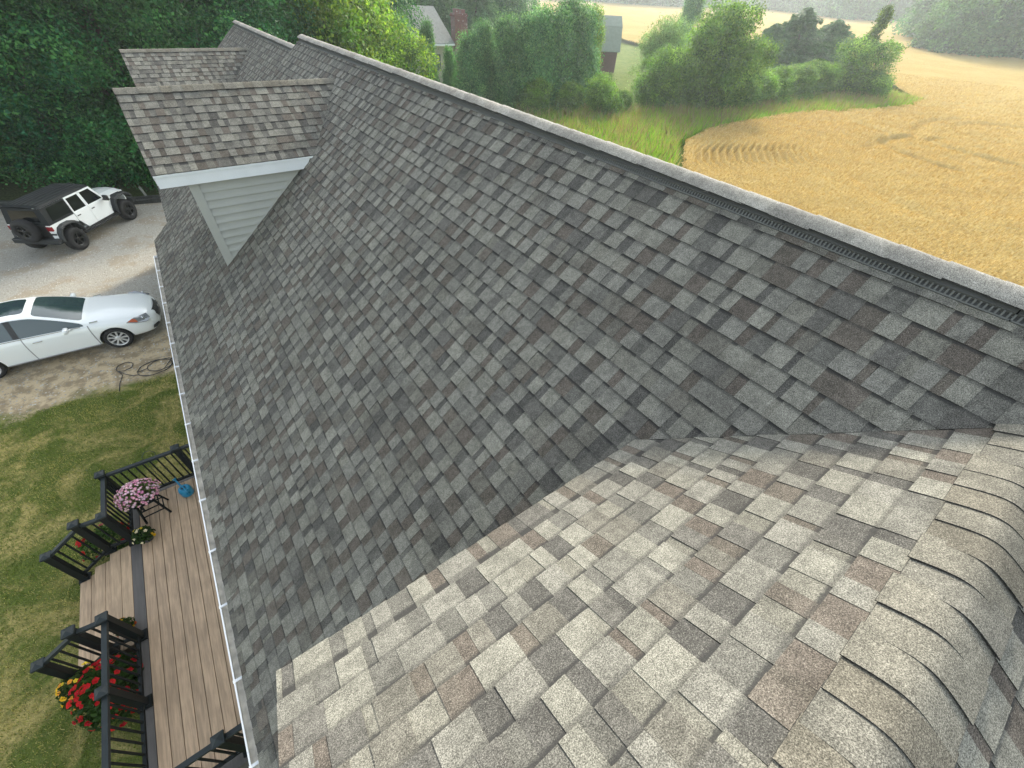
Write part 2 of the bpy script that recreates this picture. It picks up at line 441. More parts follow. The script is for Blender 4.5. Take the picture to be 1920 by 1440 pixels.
mb = MB(); mb.box(XE + .122, XE + .15, gy0, YEND - .02, gz - .16, gz - .0); mb.build('fascia', M_fascia, house)
mb = MB(); mb.box(XE + .15, XE + .56, gy0 + .3, YEND - .02, gz - .165, gz - .15); mb.build('soffit', M_fascia, house)

# dormers
M_dtrim = pmat('dormer trim', (.39, .405, .385), .5)
def dormer(y, xg, zd, zr=ZR, w=WD, capE=.26, near=False, b0=1.5636):
    c0 = .105 if near else .02; zc_ = zd - c0 * TP / H2; yc_ = c0 / H2
    ze = zd - w * TP; sl_ = w * H2; ww = w - .108; xf = xg + .384
    xJ = xmain(zd, zr) + .004; xV = xmain(ze, zr) + .004
    zb = zmain(xf, zr)
    # wall body
    mb = MB(); xt = xmain(ze + .04, zr) + .03
    for sg in (-1, 1):
        yy = y + sg * ww
        mb.add([(xf, yy, zb - .05), (xf, yy, ze + .05), (xt, yy, ze + .05)], [(0, 1, 2)], 0)
    mb.add([(xf, y - ww, zb - .05), (xf, y + ww, zb - .05), (xf, y + ww, ze + .05), (xf, y, zd - .1), (xf, y - ww, ze + .05)], [(0, 1, 2, 3, 4)], 0)
    D = mb.build('dormer', M_siding, house)
    # lap siding
    sb = MB(); lap = .122
    for sg in (-1, 1):
        z = zb - .02; k = 0
        while z < ze + .02:
            z1 = min(z + lap, ze + .03)
            xa = xf + .10; xb0 = min(xmain(z, zr), xt); xb1 = min(xmain(z1, zr), xt)
            if xb1 > xa + .02:
                y0_ = y + sg * (ww + .030); y1_ = y + sg * (ww + .004); ym = y + sg * (ww + .016)
                zz = z + lap * .42
                xbm = min(xmain(zz, zr), xt)
                xa0 = min(xa, xb0)
                sb.add([(xa0, y1_, z), (max(xb0, xa0), y1_, z), (max(xb0, xa0) , y0_, z + .003), (xa0, y0_, z + .003), (xa0, ym, zz), (max(xbm, xa0 + .01), ym, zz), (xb1, y1_, z1), (xa0, y1_, z1)],
                       [(0, 1, 2, 3), (3, 2, 5, 4), (4, 5, 6, 7)])
            z += lap; k += 1
    # front siding strips
    z = zb; 
    while z < zd - .3:
        hw = ww - .1 if z < ze else max(.05, (zd - .15 - z) / TP)
        hw = min(hw, ww - .1)
        sb.add([(xf - .018, y - hw, z), (xf - .018, y + hw, z), (xf - .003, y + hw, z + lap), (xf - .003, y - hw, z + lap)], [(0, 1, 2, 3)])
        z += lap
    sb.build('siding', M_siding, D)
    cb = MB()
    for sg in (-1, 1):
        yy = y + sg * ww
        cb = MB(); a, b = sorted((yy - sg * .09, yy + sg * .030)); cb.box(xf - .030, xf + .001, a, b, zb - .03, ze + .02)
        a, b = sorted((yy, yy + sg * .030)); cb.box(xf + .0015, xf + .10, a, b, zb + .02, ze + .02)
        # J channel down the roof line
        cb.bar((xf + .1, yy + sg * .012, zmain(xf + .1, zr) + .02), (xt - .05, yy + sg * .012, zmain(xt - .05, zr) + .02), .03, .022)
        cb.build('corner_trim', M_dtrim, D)
    # roof
    rb = MB()
    for sg in (-1, 1):
        nn = (0, sg * TP / H2, 1 / H2); dv = (0, sg / H2, -TP / H2)
        butts = []; s = b0
        while s > .1: butts.append(s); s -= .1435
        butts[0] += .027
        shingles(rb, (0, y, zd), (1, 0, 0), dv, nn, butts[::-1], .1435, [(xg - .012, c0), (xJ, c0), (xV, sl_ + .03), (xg - .012, sl_ + .03)])
        deck_slab(rb, [(xg, y + sg * yc_, zc_), (xJ, y + sg * yc_, zc_), (xV, y + sg * w, ze), (xg, y + sg * w, ze)], nn, .03)
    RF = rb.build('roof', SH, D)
    if near: caps(D, (xg - .012, y, zd + .004), (1, 0, 0), xJ - xg - .05, TP, .170, .1305, rnd=.055, lift=.012)
    else: caps(D, (xg - .012, y, zd + .004), (1, 0, 0), xJ - xg - .02, TP, .15, .145, rnd=.03, lift=.010)
    # fascia along the eaves and rakes, soffit
    fb = MB()
    for sg in (-1, 1):
        yy = y + sg * w
        a, b = sorted((yy - sg * .012, yy + sg * .008))
        xend = xmain(ze - .03, zr) - .10
        fb.prism([(xg + .0, ze - .035), (xend + .05, ze - .035), (xend - .07, ze - .20), (xg + .0, ze - .20)], a, b, 'y')
        a, b = sorted((yy + sg * .0085, yy + sg * .022)); fb.box(xg - .006, xend + .12, a, b, ze - .05, ze - .012)
        fb.bar((xg - .0, y + sg * .02, zd - .10), (xg - .0, y + sg * (w - .015), ze - .105), .02, .15)
        a, b = sorted((y + sg * ww, yy)); fb.box(xg + .02, xend - .05, a, b, ze - .20, ze - .19)
    fb.build('fascia', M_fascia, D)
    fb = MB(); fb.box(xf - .04, xf - .02, y - .45, y + .45, zb + .55, zb + 1.35); wf = fb.build('window', M_fascia, D)
    # glass set into the window
    MBg = MB(); MBg.box(xf - .046, xf - .0415, y - .39, y + .39, zb + .61, zb + 1.29); gw = MBg.build('window_glass', M_pane, D)
    return D
dormer(-.5099, -.5265, ZD, near=True)
dormer(9.4116, -.5265, ZD)
dormer(17.4436, -.4155, 6.6658, zr=ZR2)

# ------------------------------------------------------------------ ground
def terr(x, y):
    r = np.hypot(x, y); return np.maximum(0, r - 110) * .022 + np.maximum(0, r - 420) * .03
def ground_mat():
    m, n, l, p = newmat('yard and driveway')
    g = n.new('ShaderNodeNewGeometry'); pos = g.outputs['Position']
    s = n.new('ShaderNodeSeparateXYZ'); l.new(pos, s.inputs[0]); X, Y = s.outputs[0], s.outputs[1]
    # grass colour
    n1 = noise(n, l, pos, .75, 5, .62, 1.2); n2 = noise(n, l, pos, 9, 4, .7); n3 = noise(n, l, pos, 60, 2, .6)
    gr = mixc(n, l, ramp(n, l, n1, .42, .60), (.12, .155, .034), (.46, .38, .15))
    gr = mixc(n, l, ramp(n, l, n2, .35, .68), gr, mixc(n, l, .5, gr, (.045, .075, .02)))
    gr = mixc(n, l, ramp(n, l, n3, .45, .7, 0, .5), gr, (.20, .20, .08))
    # gravel / dirt
    v = n.new('ShaderNodeTexVoronoi'); v.inputs['Scale'].default_value = 42; l.new(pos, v.inputs['Vector'])
    st = noise(n, l, pos, 38, 2, .6)
    gv = mixc(n, l, v.outputs['Color'], (.27, .26, .235), (.54, .52, .47))
    gv = mixc(n, l, ramp(n, l, st, .35, .65, 0, .8), gv, (.33, .31, .27))
    dn = noise(n, l, pos, .8, 4, .6)
    gv = mixc(n, l, ramp(n, l, dn, .48, .62, 0, .8), gv, (.33, .285, .22))
    d2 = noise(n, l, pos, 3.2, 4, .65)
    sand = mixc(n, l, ramp(n, l, d2, .42, .6), (.52, .42, .28), (.30, .24, .16))
    yn = mathn(n, l, 'ADD', Y, mathn(n, l, 'MULTIPLY', mathn(n, l, 'SUBTRACT', noise(n, l, pos, .9, 5, .65), .5), 2.6))
    gv = mixc(n, l, ramp(n, l, mathn(n, l, 'SUBTRACT', yn, mathn(n, l, 'MULTIPLY', X, -.12)), 13.6, 14.9), sand, gv)
    c = mixc(n, l, ramp(n, l, yn, 12.3, 12.95), gr, gv)
    # beyond the timbers: earth and rough grass; and right of the house: mown green
    back = mathn(n, l, 'ADD', Y, mathn(n, l, 'MULTIPLY', X, .42))
    rough = mixc(n, l, ramp(n, l, n2, .4, .6), (.035, .05, .02), (.07, .09, .035))
    c = mixc(n, l, ramp(n, l, back, 25.9, 26.1), c, rough)
    mown = mixc(n, l, ramp(n, l, n1, .35, .65), (.07, .12, .018), (.13, .155, .035))
    mown = mixc(n, l, ramp(n, l, n2, .35, .68, 0, .4), mown, (.08, .12, .03))
    c = mixc(n, l, ramp(n, l, X, 6.5, 7.5), c, mown)
    l.new(c, p.inputs['Base Color']); p.inputs['Roughness'].default_value = 1; p.inputs['Specular IOR Level'].default_value = .03
    b = n.new('ShaderNodeBump'); b.inputs['Strength'].default_value = .8; b.inputs['Distance'].default_value = .03
    hh = mathn(n, l, 'ADD', mathn(n, l, 'MULTIPLY', v.outputs['Distance'], -.6), mathn(n, l, 'ADD', n3, n2)); l.new(hh, b.inputs['Height']); l.new(b.outputs[0], p.inputs['Normal'])
    return m
def polar(a0, a1, da, r0, r1, q):
    A = np.arange(a0, a1 + da * .5, da) * math.pi / 180; Rr = [r0]
    while Rr[-1] < r1: Rr.append(Rr[-1] * q)
    Rr = np.array(Rr); return A, Rr
A, Rr = polar(0, 360, 2, 1, 1500, 1.06)
X = np.sin(A)[None, :] * Rr[:, None]; Y = np.cos(A)[None, :] * Rr[:, None]; Z = terr(X, Y)
V = np.stack([X, Y, Z], -1).reshape(-1, 3); na = len(A); nr = len(Rr)
i, j = np.meshgrid(np.arange(nr - 1), np.arange(na - 1), indexing='ij')
F = np.stack([i * na + j, i * na + j + 1, (i + 1) * na + j + 1, (i + 1) * na + j], -1).reshape(-1, 4)[:, ::-1]
V = np.vstack([V, [[0, 0, 0]]])
g = nmesh('ground', V, F, None, ground_mat(), smooth=True); tag(g, kind='structure')
bm = bmesh.new(); bm.from_mesh(g.data); bmesh.ops.recalc_face_normals(bm, faces=bm.faces[:]); 
bm.verts.ensure_lookup_table(); bm.to_mesh(g.data); bm.free()

def inpoly(px, py, poly):
    c = np.zeros(px.shape, bool); n = len(poly)
    for a in range(n):
        x1, y1 = poly[a]; x2, y2 = poly[(a + 1) % n]
        cond = ((y1 > py) != (y2 > py)) & (px < (x2 - x1) * (py - y1) / (y2 - y1 + 1e-12) + x1); c ^= cond
    return c
WHEAT = [(14, -60), (14, 7), (19, 11.6), (23.7, 15.1), (26.4, 17.2), (31, 20.5), (36.2, 22), (42.4, 22.4), (49.8, 22.4), (56.7, 21.4), (62.7, 19.6), (70, 18.6), (76, 19.8), (83, 24), (91.9, 29.4),
         (114, 46.7), (102, 58), (92, 66), (90, 78), (100, 110), (100, 140), (150, 240), (330, 330), (420, 150), (420, -100), (200, -200)]
def swirl(x, y):
    """height of the crop: drill rows bent by wind, lodged arcs and tractor marks"""
    h = np.zeros_like(x)
    # repeated arcs near the verge
    px, py = x - 28.6, y - 18.0; det = .9 * .53 + .43 * .84
    u = (px * .53 - py * .84) / det; v = (px * .43 + py * .9) / det
    uu = u - .055 * v * v + .05 * np.sin(v * 2)
    win = np.clip(uu / .5, 0, 1) * np.clip((10.5 - uu) / 3, 0, 1) * np.exp(-np.abs(v / 2.9) ** 3)
    ph = np.abs(((uu / .60) % 1) - .5) * 2; h += win * (.12 - .40 * np.exp(-(ph / .5) ** 2))
    for (ax, ay, r_, wd, dep, a0, a1) in ((49, 6.5, 6.2, .45, .22, .6, 3.3), (60, 4, 10.5, .5, .2, .8, 3.6), (62, 6, 6, .6, .16, 0, 3.0), (44, -1, 14, .6, .14, 1.0, 2.9), (66, 8, 16, .5, .12, 1.0, 3.2)):
        rr = np.hypot(x - ax, (y - ay) * 1.0) + .5 * np.sin(x * .35) ; an = np.arctan2(y - ay, x - ax) % (2 * np.pi)
        wn = np.clip((an - a0) / .3, 0, 1) * np.clip((a1 - an) / .3, 0, 1)
        h -= 1.5 * dep * wn * np.exp(-((rr - r_) / wd) ** 2)
    h += .05 * np.sin(x * .5 + 1.3 * np.sin(y * .31)) * np.sin(y * .43 + x * .11) + .04 * np.sin(x * 1.7 + y * .6) * np.sin(y * 1.3 - x * .4)
    tr = (y - 14) * .93 + (x - 60) * .12
    h -= .12 * np.exp(-((tr - 4.5 * np.sin(x / 40)) / .4) ** 2) * (x > 70)
    return h
def wheat_mat():
    m, n, l, p = newmat('ripe wheat')
    g = n.new('ShaderNodeNewGeometry'); pos = g.outputs['Position']
    a = noise(n, l, pos, .11, 4, .6, .5); b = noise(n, l, pos, 7, 4, .75); c3 = noise(n, l, pos, 1.2, 4, .7)
    c = mixc(n, l, ramp(n, l, b, .38, .62), (.27, .20, .08), (.44, .335, .135))
    c = mixc(n, l, ramp(n, l, c3, .35, .7, 0, .45), c, (.30, .21, .085))
    c = mixc(n, l, ramp(n, l, a, .42, .62, 0, .6), c, (.38, .30, .13))
    l.new(c, p.inputs['Base Color']); p.inputs['Roughness'].default_value = 1; p.inputs['Specular IOR Level'].default_value = 0
    bb = n.new('ShaderNodeBump'); bb.inputs['Strength'].default_value = .9; bb.inputs['Distance'].default_value = .12
    l.new(mathn(n, l, 'ADD', b, mathn(n, l, 'MULTIPLY', c3, .5)), bb.inputs['Height']); l.new(bb.outputs[0], p.inputs['Normal'])
    return m
A, Rr = polar(38, 120, .10, 17, 470, 1.0062)
X = np.sin(A)[None, :] * Rr[:, None]; Y = np.cos(A)[None, :] * Rr[:, None]
Z = terr(X, Y) + .68 + swirl(X, Y) + RNG.uniform(-.03, .03, X.shape) * np.clip(60 / np.hypot(X, Y), 0, 1)
V = np.stack([X, Y, Z], -1).reshape(-1, 3); na = len(A); nr = len(Rr)
i, j = np.meshgrid(np.arange(nr - 1), np.arange(na - 1), indexing='ij')
F = np.stack([i * na + j, (i + 1) * na + j, (i + 1) * na + j + 1, i * na + j + 1], -1).reshape(-1, 4)
cx = V[F].mean(1); ed = .8 * np.sin(cx[:, 0] * 1.7) * np.sin(cx[:, 1] * 2.1) + RNG.normal(0, .45, len(cx))
keep = inpoly(cx[:, 0] + ed, cx[:, 1] + ed * .5, WHEAT); F = F[keep]
wh = nmesh('wheat_field', V, F, None, wheat_mat(), smooth=True); tag(wh, 'golden ripe wheat field with flattened swirls beyond the roof ridge', 'wheat field', kind='stuff')

# ------------------------------------------------------------------ blades of grass and wheat
def blades(name, pts, h, wd, lean, tint, mat, parent=None, leandir=None):
    n = len(pts); an = RNG.uniform(0, 2 * np.pi, n); hh = h * RNG.uniform(.55, 1.25, n); ww = wd * RNG.uniform(.6, 1.3, n)
    sx = np.stack([np.cos(an), np.sin(an), np.zeros(n)], -1) * ww[:, None] * .5
    la = RNG.uniform(0, 2 * np.pi, n) if leandir is None else leandir + RNG.normal(0, .5, n)
    ld = np.stack([np.cos(la), np.sin(la), np.zeros(n)], -1) * (hh * lean * RNG.uniform(.2, 1.2, n))[:, None]
    up = np.zeros((n, 3)); up[:, 2] = hh
    a = pts - sx; b = pts + sx; c = pts + up * .6 + ld * .4 + sx * .8; d = pts + up + ld
    c2 = pts + up * .6 + ld * .4 - sx * .8
    V = np.stack([a, b, c, d, c2], 1).reshape(-1, 3); F = np.arange(n * 5).reshape(n, 5)
    return nmesh(name, V, F, tint, mat, parent)
def tints(n, cols, k=.25):
    cols = np.array(cols); return cols[RNG.integers(0, len(cols), n)] * RNG.uniform(1 - k, 1 + k, (n, 1))
G_leaf = leaf_mat('grass blade', (1, 1, 1), .3)
W_leaf = leaf_mat('wheat stalk', (1, 1, 1), .25, yellow=(1.2, 1.05, .7))
# wheat heads, denser where it is near
n = 300000
r = 19 * np.exp(RNG.uniform(0, 1, n) ** 1.1 * math.log(110 / 19)); a = RNG.uniform(R(48), R(104), n)
x = np.sin(a) * r; y = np.cos(a) * r; k = inpoly(x, y, WHEAT); x, y, r = x[k], y[k], r[k]
P = np.stack([x, y, .66 + swirl(x, y)], -1)
sc = np.clip(r / 34, .8, 1.5)
o = blades('wheat_heads', P, (.12 * sc), .020 * sc, .8, tints(len(P), [(.46, .34, .138), (.39, .275, .10), (.53, .41, .18), (.32, .22, .08)], .2), W_leaf, leandir=-.6)
tag(o, 'bristly ripe ears standing up out of the wheat field', 'wheat', kind='stuff')
# tall green verge between shrubs and wheat
VERGE = [(18, 16), (19.5, 12.6), (23.7, 15.6), (26.4, 17.7), (31, 21), (36.2, 22.5), (42.4, 22.9), (49.8, 22.9), (62, 20), (70, 19), (77, 19.5), (81, 24.5), (79, 27), (72, 27), (55, 27), (44, 28), (36, 31), (28, 35), (18, 30)]
def scatter(poly, n):
    xs = [p[0] for p in poly]; ys = [p[1] for p in poly]
    x = RNG.uniform(min(xs), max(xs), n); y = RNG.uniform(min(ys), max(ys), n); k = inpoly(x, y, poly); return x[k], y[k]
x, y = scatter(VERGE, 230000)
q = np.sin(x * .9 + 1) * np.sin(y * 1.1) ; tn = tints(len(x), [(.16, .33, .03), (.22, .40, .04), (.30, .38, .07), (.11, .23, .03)], .2)
strw = RNG.random(len(x)) < (.10 + .14 * (q > .3)); tn[strw] = np.array([.26, .23, .11]) * RNG.uniform(.8, 1.2, (strw.sum(), 1))
o = blades('tall_grass', np.stack([x, y, np.zeros(len(x))], -1), .75 * (1 + .5 * strw), .05, .45, tn, G_leaf)
tag(o, 'tall bright green grass strip between the shrubs and the wheat', 'tall grass', kind='stuff')
# mown lawn beside the deck
LAWN = [(-12, -3), (-3.2, -3), (-3.2, 2), (-2, 8), (-1.6, 12.4), (-12, 12.7)]
x, y = scatter(LAWN, 230000)
dry = np.sin(x * 1.9 + 1.2 * np.sin(y * 1.1)) * np.sin(y * 1.3 + .9 * x) + .6 * np.sin(x * 4 + y * 3) * np.sin(y * 5 - x * 2)
tn = tints(len(x), [(.13, .18, .04), (.18, .22, .055), (.095, .14, .033)], .25)
dk = RNG.random(len(x)) < np.clip(.25 + .5 * dry, .03, .75); tn[dk] = np.array([.46, .40, .19]) * RNG.uniform(.7, 1.2, (dk.sum(), 1))
k = ~((x > -4.6) & (y > 4.7) & (y < 6.7)); x, y, tn = x[k], y[k], tn[k]
edge = 12.75 + .35 * np.sin(x * 2.1) + .2 * np.sin(x * 7); k = y < edge - RNG.random(len(x)) * .25; x, y, tn = x[k], y[k], tn[k]
o = blades('lawn_grass', np.stack([x, y, np.zeros(len(x))], -1), .040, .009, .8, tn, G_leaf)
tag(o, 'patchy green and dry lawn between deck and gravel', 'lawn', kind='stuff')
x, y = scatter([(-9, 12.6), (-2, 12.6), (-1.5, 26.2), (-9, 29), (-14, 29), (-14, 12.6)], 16000)
sz = RNG.uniform(.008, .022, len(x)); nst = len(x)
base = np.array([[-1, -1, 0], [1, -1, 0], [1, 1, 0], [-1, 1, 0], [0, 0, .9]]); ang = RNG.uniform(0, 6.28, nst)
ca, sa = np.cos(ang), np.sin(ang)
B = base[None] * sz[:, None, None]; Bx = B[..., 0] * ca[:, None] - B[..., 1] * sa[:, None]; By = B[..., 0] * sa[:, None] + B[..., 1] * ca[:, None]
V = np.stack([Bx + x[:, None], By + y[:, None], B[..., 2]], -1).reshape(-1, 3)
F = (np.arange(nst)[:, None, None] * 5 + np.array([[0, 1, 4], [1, 2, 4], [2, 3, 4], [3, 0, 4]])[None]).reshape(-1, 3)
tn = np.repeat(tints(nst, [(.42, .40, .35), (.34, .325, .285), (.48, .46, .41), (.26, .245, .21)], .15), 4, 0)
m_, n_, l_, p_ = newmat('loose stones'); at_ = n_.new('ShaderNodeAttribute'); at_.attribute_name = 'tint'; l_.new(at_.outputs['Color'], p_.inputs['Base Color']); p_.inputs['Roughness'].default_value = .9
TINT = m_
o = nmesh('gravel_stones', V, F, tn, TINT); tag(o, 'loose grey gravel scattered over the driveway', 'gravel', kind='stuff')

# ------------------------------------------------------------------ deck
DZ = .51
def board_mat(name, c, k=.22):
    m, n, l, p = newmat(name)
    tc = n.new('ShaderNodeTexCoord'); mp = n.new('ShaderNodeMapping'); mp.inputs['Scale'].default_value = (14, .9, 14); l.new(tc.outputs['Object'], mp.inputs[0])
    a = noise(n, l, mp.outputs[0], 2.2, 6, .65, .3); b = noise(n, l, tc.outputs['Object'], 1.3, 3, .6)
    at = n.new('ShaderNodeAttribute'); at.attribute_name = 'tint'
    f = mathn(n, l, 'MULTIPLY', ramp(n, l, a, .3, .7, 1 - k, 1 + k), ramp(n, l, b, .3, .7, .86, 1.14))
    cc = mixc(n, l, 1.0, c, f, 'MULTIPLY'); cc = mixc(n, l, 1.0, cc, at.outputs['Color'], 'MULTIPLY')
    l.new(cc, p.inputs['Base Color']); p.inputs['Roughness'].default_value = .62; return m
M_board = board_mat('tan composite board', (.44, .31, .205)); M_border = board_mat('dark composite board', (.095, .086, .082), .15); M_stepm = board_mat('step board', (.42, .30, .195))
deck = empty('deck', (-3.5, 5.6, 0)); tag(deck, 'raised tan board deck with dark border, steps and black railings beside the house', 'deck')
def dchild(mb, name, mats, parent=deck):
    o = mb.build(name, mats, parent)
    if parent is deck: o.matrix_parent_inverse = Matrix.Translation((3.5, -5.6, 0))
    return o
DY0, DY1 = 2.20, 7.80
mb = MB(); x = -3.497
k = 0
while x < -1.05:
    t = random.uniform(.92, 1.08); mb.box(x + .004, x + .153, DY0 + .16, DY1 - .145, DZ - .025, DZ, 0, (t, t, t)); x += .1585; k += 1
dchild(mb, 'decking', M_board)
mb = MB(); mb.box(-3.66, -3.502, DY0, DY1, DZ - .025, DZ + .001, 0, (1, 1, 1)); mb.box(-3.499, -1.05, DY1 - .14, DY1, DZ - .025, DZ + .001, 0, (1.3, 1.25, 1.2)); mb.box(-3.499, -1.05, DY0, DY0 + .155, DZ - .025, DZ + .001, 0, (1.1, 1.1, 1.1))
dchild(mb, 'border_board', M_border)
mb = MB(); mb.box(-3.645, -1.1, DY0 + .02, DY0 + .05, .02, DZ - .026, 0, (1, 1, 1)); mb.box(-3.645, -3.615, DY0 + .05, DY1 - .05, .02, DZ - .026, 0, (1, 1, 1)); mb.box(-3.645, -1.1, DY1 - .049, DY1 - .02, .02, DZ - .026, 0, (1, 1, 1))
dchild(mb, 'skirt', M_border)
SY0, SY1 = 4.72, 6.66
for k, (xa, xb, z) in enumerate(((-3.975, -3.663, DZ), (-4.285, -3.976, DZ - .17), (-4.585, -4.26, DZ - .34))):
    mb = MB(); nb = 2; wd = (xb - xa) / nb
    for q in range(nb):
        t = random.uniform(.93, 1.08); mb.box(xa + q * wd + .003, xa + (q + 1) * wd - .004, SY0, SY1, z - .028 - k * .0005, z - .001 - k * .0005, 0, (t, t, t))
    mb.box(xa + .025, xa + .045, SY0 + .02, SY1 - .02, max(.01, z - .17), z - .03, 0, (.6, .6, .6))
    mb.box(xa + .05, xb - .01, SY0 + .01, SY0 + .03, .01, z - .03, 0, (.35, .35, .35)); mb.box(xa + .05, xb - .01, SY1 - .03, SY1 - .01, .01, z - .03, 0, (.35, .35, .35))
    dchild(mb, 'step', M_stepm)
RH = .95
def post(rail, x, y, z0, h, wd=.10, capw=.145):
    mb = MB(); mb.box(x - wd / 2, x + wd / 2, y - wd / 2, y + wd / 2, z0, z0 + h - .02, 0)
    mb.box(x - .085, x + .085, y - .085, y + .085, z0 + .001, z0 + .035, 0)
    mb.box(x - capw / 2, x + capw / 2, y - capw / 2, y + capw / 2, z0 + h - .02, z0 + h + .02, 1, bev=.006)
    c = capw / 2 - .012
    mb.add([(x - c, y - c, z0 + h + .021), (x + c, y - c, z0 + h + .021), (x + c, y + c, z0 + h + .021), (x - c, y + c, z0 + h + .021), (x, y, z0 + h + .05)], [(0, 1, 4), (1, 2, 4), (2, 3, 4), (3, 0, 4)], 1)
    return mb.build('post', [M_rail, M_railcap], rail)
def railing(a, b, posts, step=.115):
    """a,b: (x,y,zfloor) rail ends at post centres"""
    a = Vector(a); b = Vector(b); d = b - a; L = math.hypot(d.x, d.y)
    mb = MB(); up = Vector((0, 0, 1)); o1 = d.normalized() * .05
    mb.bar(a + o1 + up * (RH - .045), b - o1 + up * (RH - .045), .065, .05, 1)
    o = dchild(mb, 'railing', [M_rail, M_railcap])
    mb = MB(); mb.bar(a + o1 + up * .10, b - o1 + up * .10, .045, .045, 0); mb.build('bottom_rail', M_rail, o)
    for (x, y, z, h) in posts: post(o, x, y, z, h)
    n = int(L / step); bb = None
    for k in range(1, n):
        p = a + d * (k / n)
        if k * L / n < .08 or L - k * L / n < .08: continue
        if bb is None:
            m2 = MB(); m2.box(-.011, .011, -.011, .011, .10, RH - .06); bb = m2.build('baluster', M_rail, o); q = bb
        else: q = bb.copy(); col.objects.link(q); q.parent = o
        q.location = p
    return o
PX = -3.585
railing((PX, 7.70, DZ), (-2.42, 7.66, DZ), [(PX - .02, 7.71, DZ, RH + .03), (-2.42, 7.66, DZ, RH + .03)])
railing((-2.42, 7.66, DZ), (-1.15, 7.66, DZ), [])
railing((PX, 6.72, DZ), (PX - .0, 7.70, DZ), [(PX, 6.70, DZ, RH + .03)], .105)
railing((-3.95, 6.74, DZ), (PX, 6.70, DZ), [(-3.95, 6.74, DZ - .0, RH + .05)], .13)
railing((-4.52, 6.68, .16), (-3.95, 6.74, DZ - .02), [(-4.52, 6.68, .14, RH + .03)], .125)
railing((-3.95, 4.80, DZ), (PX, 4.76, DZ), [(-3.95, 4.80, DZ, RH + .05), (PX, 4.77, DZ, RH + .03)], .13)
railing((-4.50, 4.80, .16), (-3.95, 4.80, DZ - .02), [(-4.50, 4.80, .14, RH + .03)], .125)
railing((PX, 3.72, DZ), (PX, 4.77, DZ), [(PX, 3.72, DZ, RH + .03)], .13)
railing((PX, 2.34, DZ), (PX, 3.72, DZ), [(PX, 2.34, DZ, RH + .03)], .13)
railing((PX, 2.34, DZ), (-2.45, 2.34, DZ), [(-2.45, 2.34, DZ, RH + .03)], .13)
railing((-2.45, 2.34, DZ), (-1.15, 2.34, DZ), [], .13)

# ------------------------------------------------------------------ small things on the deck
M_blue = pmat('blue plastic', (.012, .25, .45), .3, 0, .5)
can = empty('watering_can', (-2.66, 7.30, DZ), R(112)); tag(can, 'blue plastic watering can standing on the deck by the back railing', 'watering can')
mb = MB(); mb.lathe([(0, 0), (.10, 0), (.112, .02), (.112, .15), (.10, .19), (.085, .205), (.05, .208), (.045, .20), (0, .198)], 28); bd = mb.build('body', M_blue, can, smooth=True)
mb = MB(); mb.lathe([(0, .2095), (.035, .2095)], 16); mb.build('opening', M_black, bd)
mb = MB(); mb.tube([(.09, 0, .08), (.15, 0, .16), (.20, 0, .26), (.22, 0, .30)], [.026, .02, .016, .018], 10); mb.tube([(.215, 0, .29), (.235, 0, .325)], [.02, .038], 12); mb.build('spout', M_blue, can, smooth=True)
mb = MB(); mb.tube([(.07, 0, .20), (.04, 0, .27), (-.03, 0, .30), (-.11, 0, .27), (-.145, 0, .18), (-.11, 0, .08)], .013, 8); mb.build('handle', M_blue, can, smooth=True)
stool = empty('plant_stand', (-3.2, 7.17, DZ), R(4)); tag(stool, 'black four-legged stool holding the pink flowers', 'stool')
SH_ = .50
mb = MB(); mb.box(-.17, .17, -.15, .15, SH_ - .035, SH_, bev=.006); mb.build('seat', M_rail, stool)
for sx in (-1, 1):
    for sy in (-1, 1):
        mb = MB(); mb.bar((sx * .13, sy * .11, SH_ - .034), (sx * .20, sy * .17, .0), .03, .03); mb.build('leg', M_rail, stool)
mb = MB()
for z, e, f in ((.16, .178, .151), (.30, .158, .132)):
    for sy in (-1, 1): mb.bar((-e, sy * f, z), (e, sy * f, z), .018, .018)
    for sx in (-1, 1): mb.bar((sx * e, -f, z + .03), (sx * e, f, z + .03), .018, .018)
mb.build('rung', M_rail, stool)

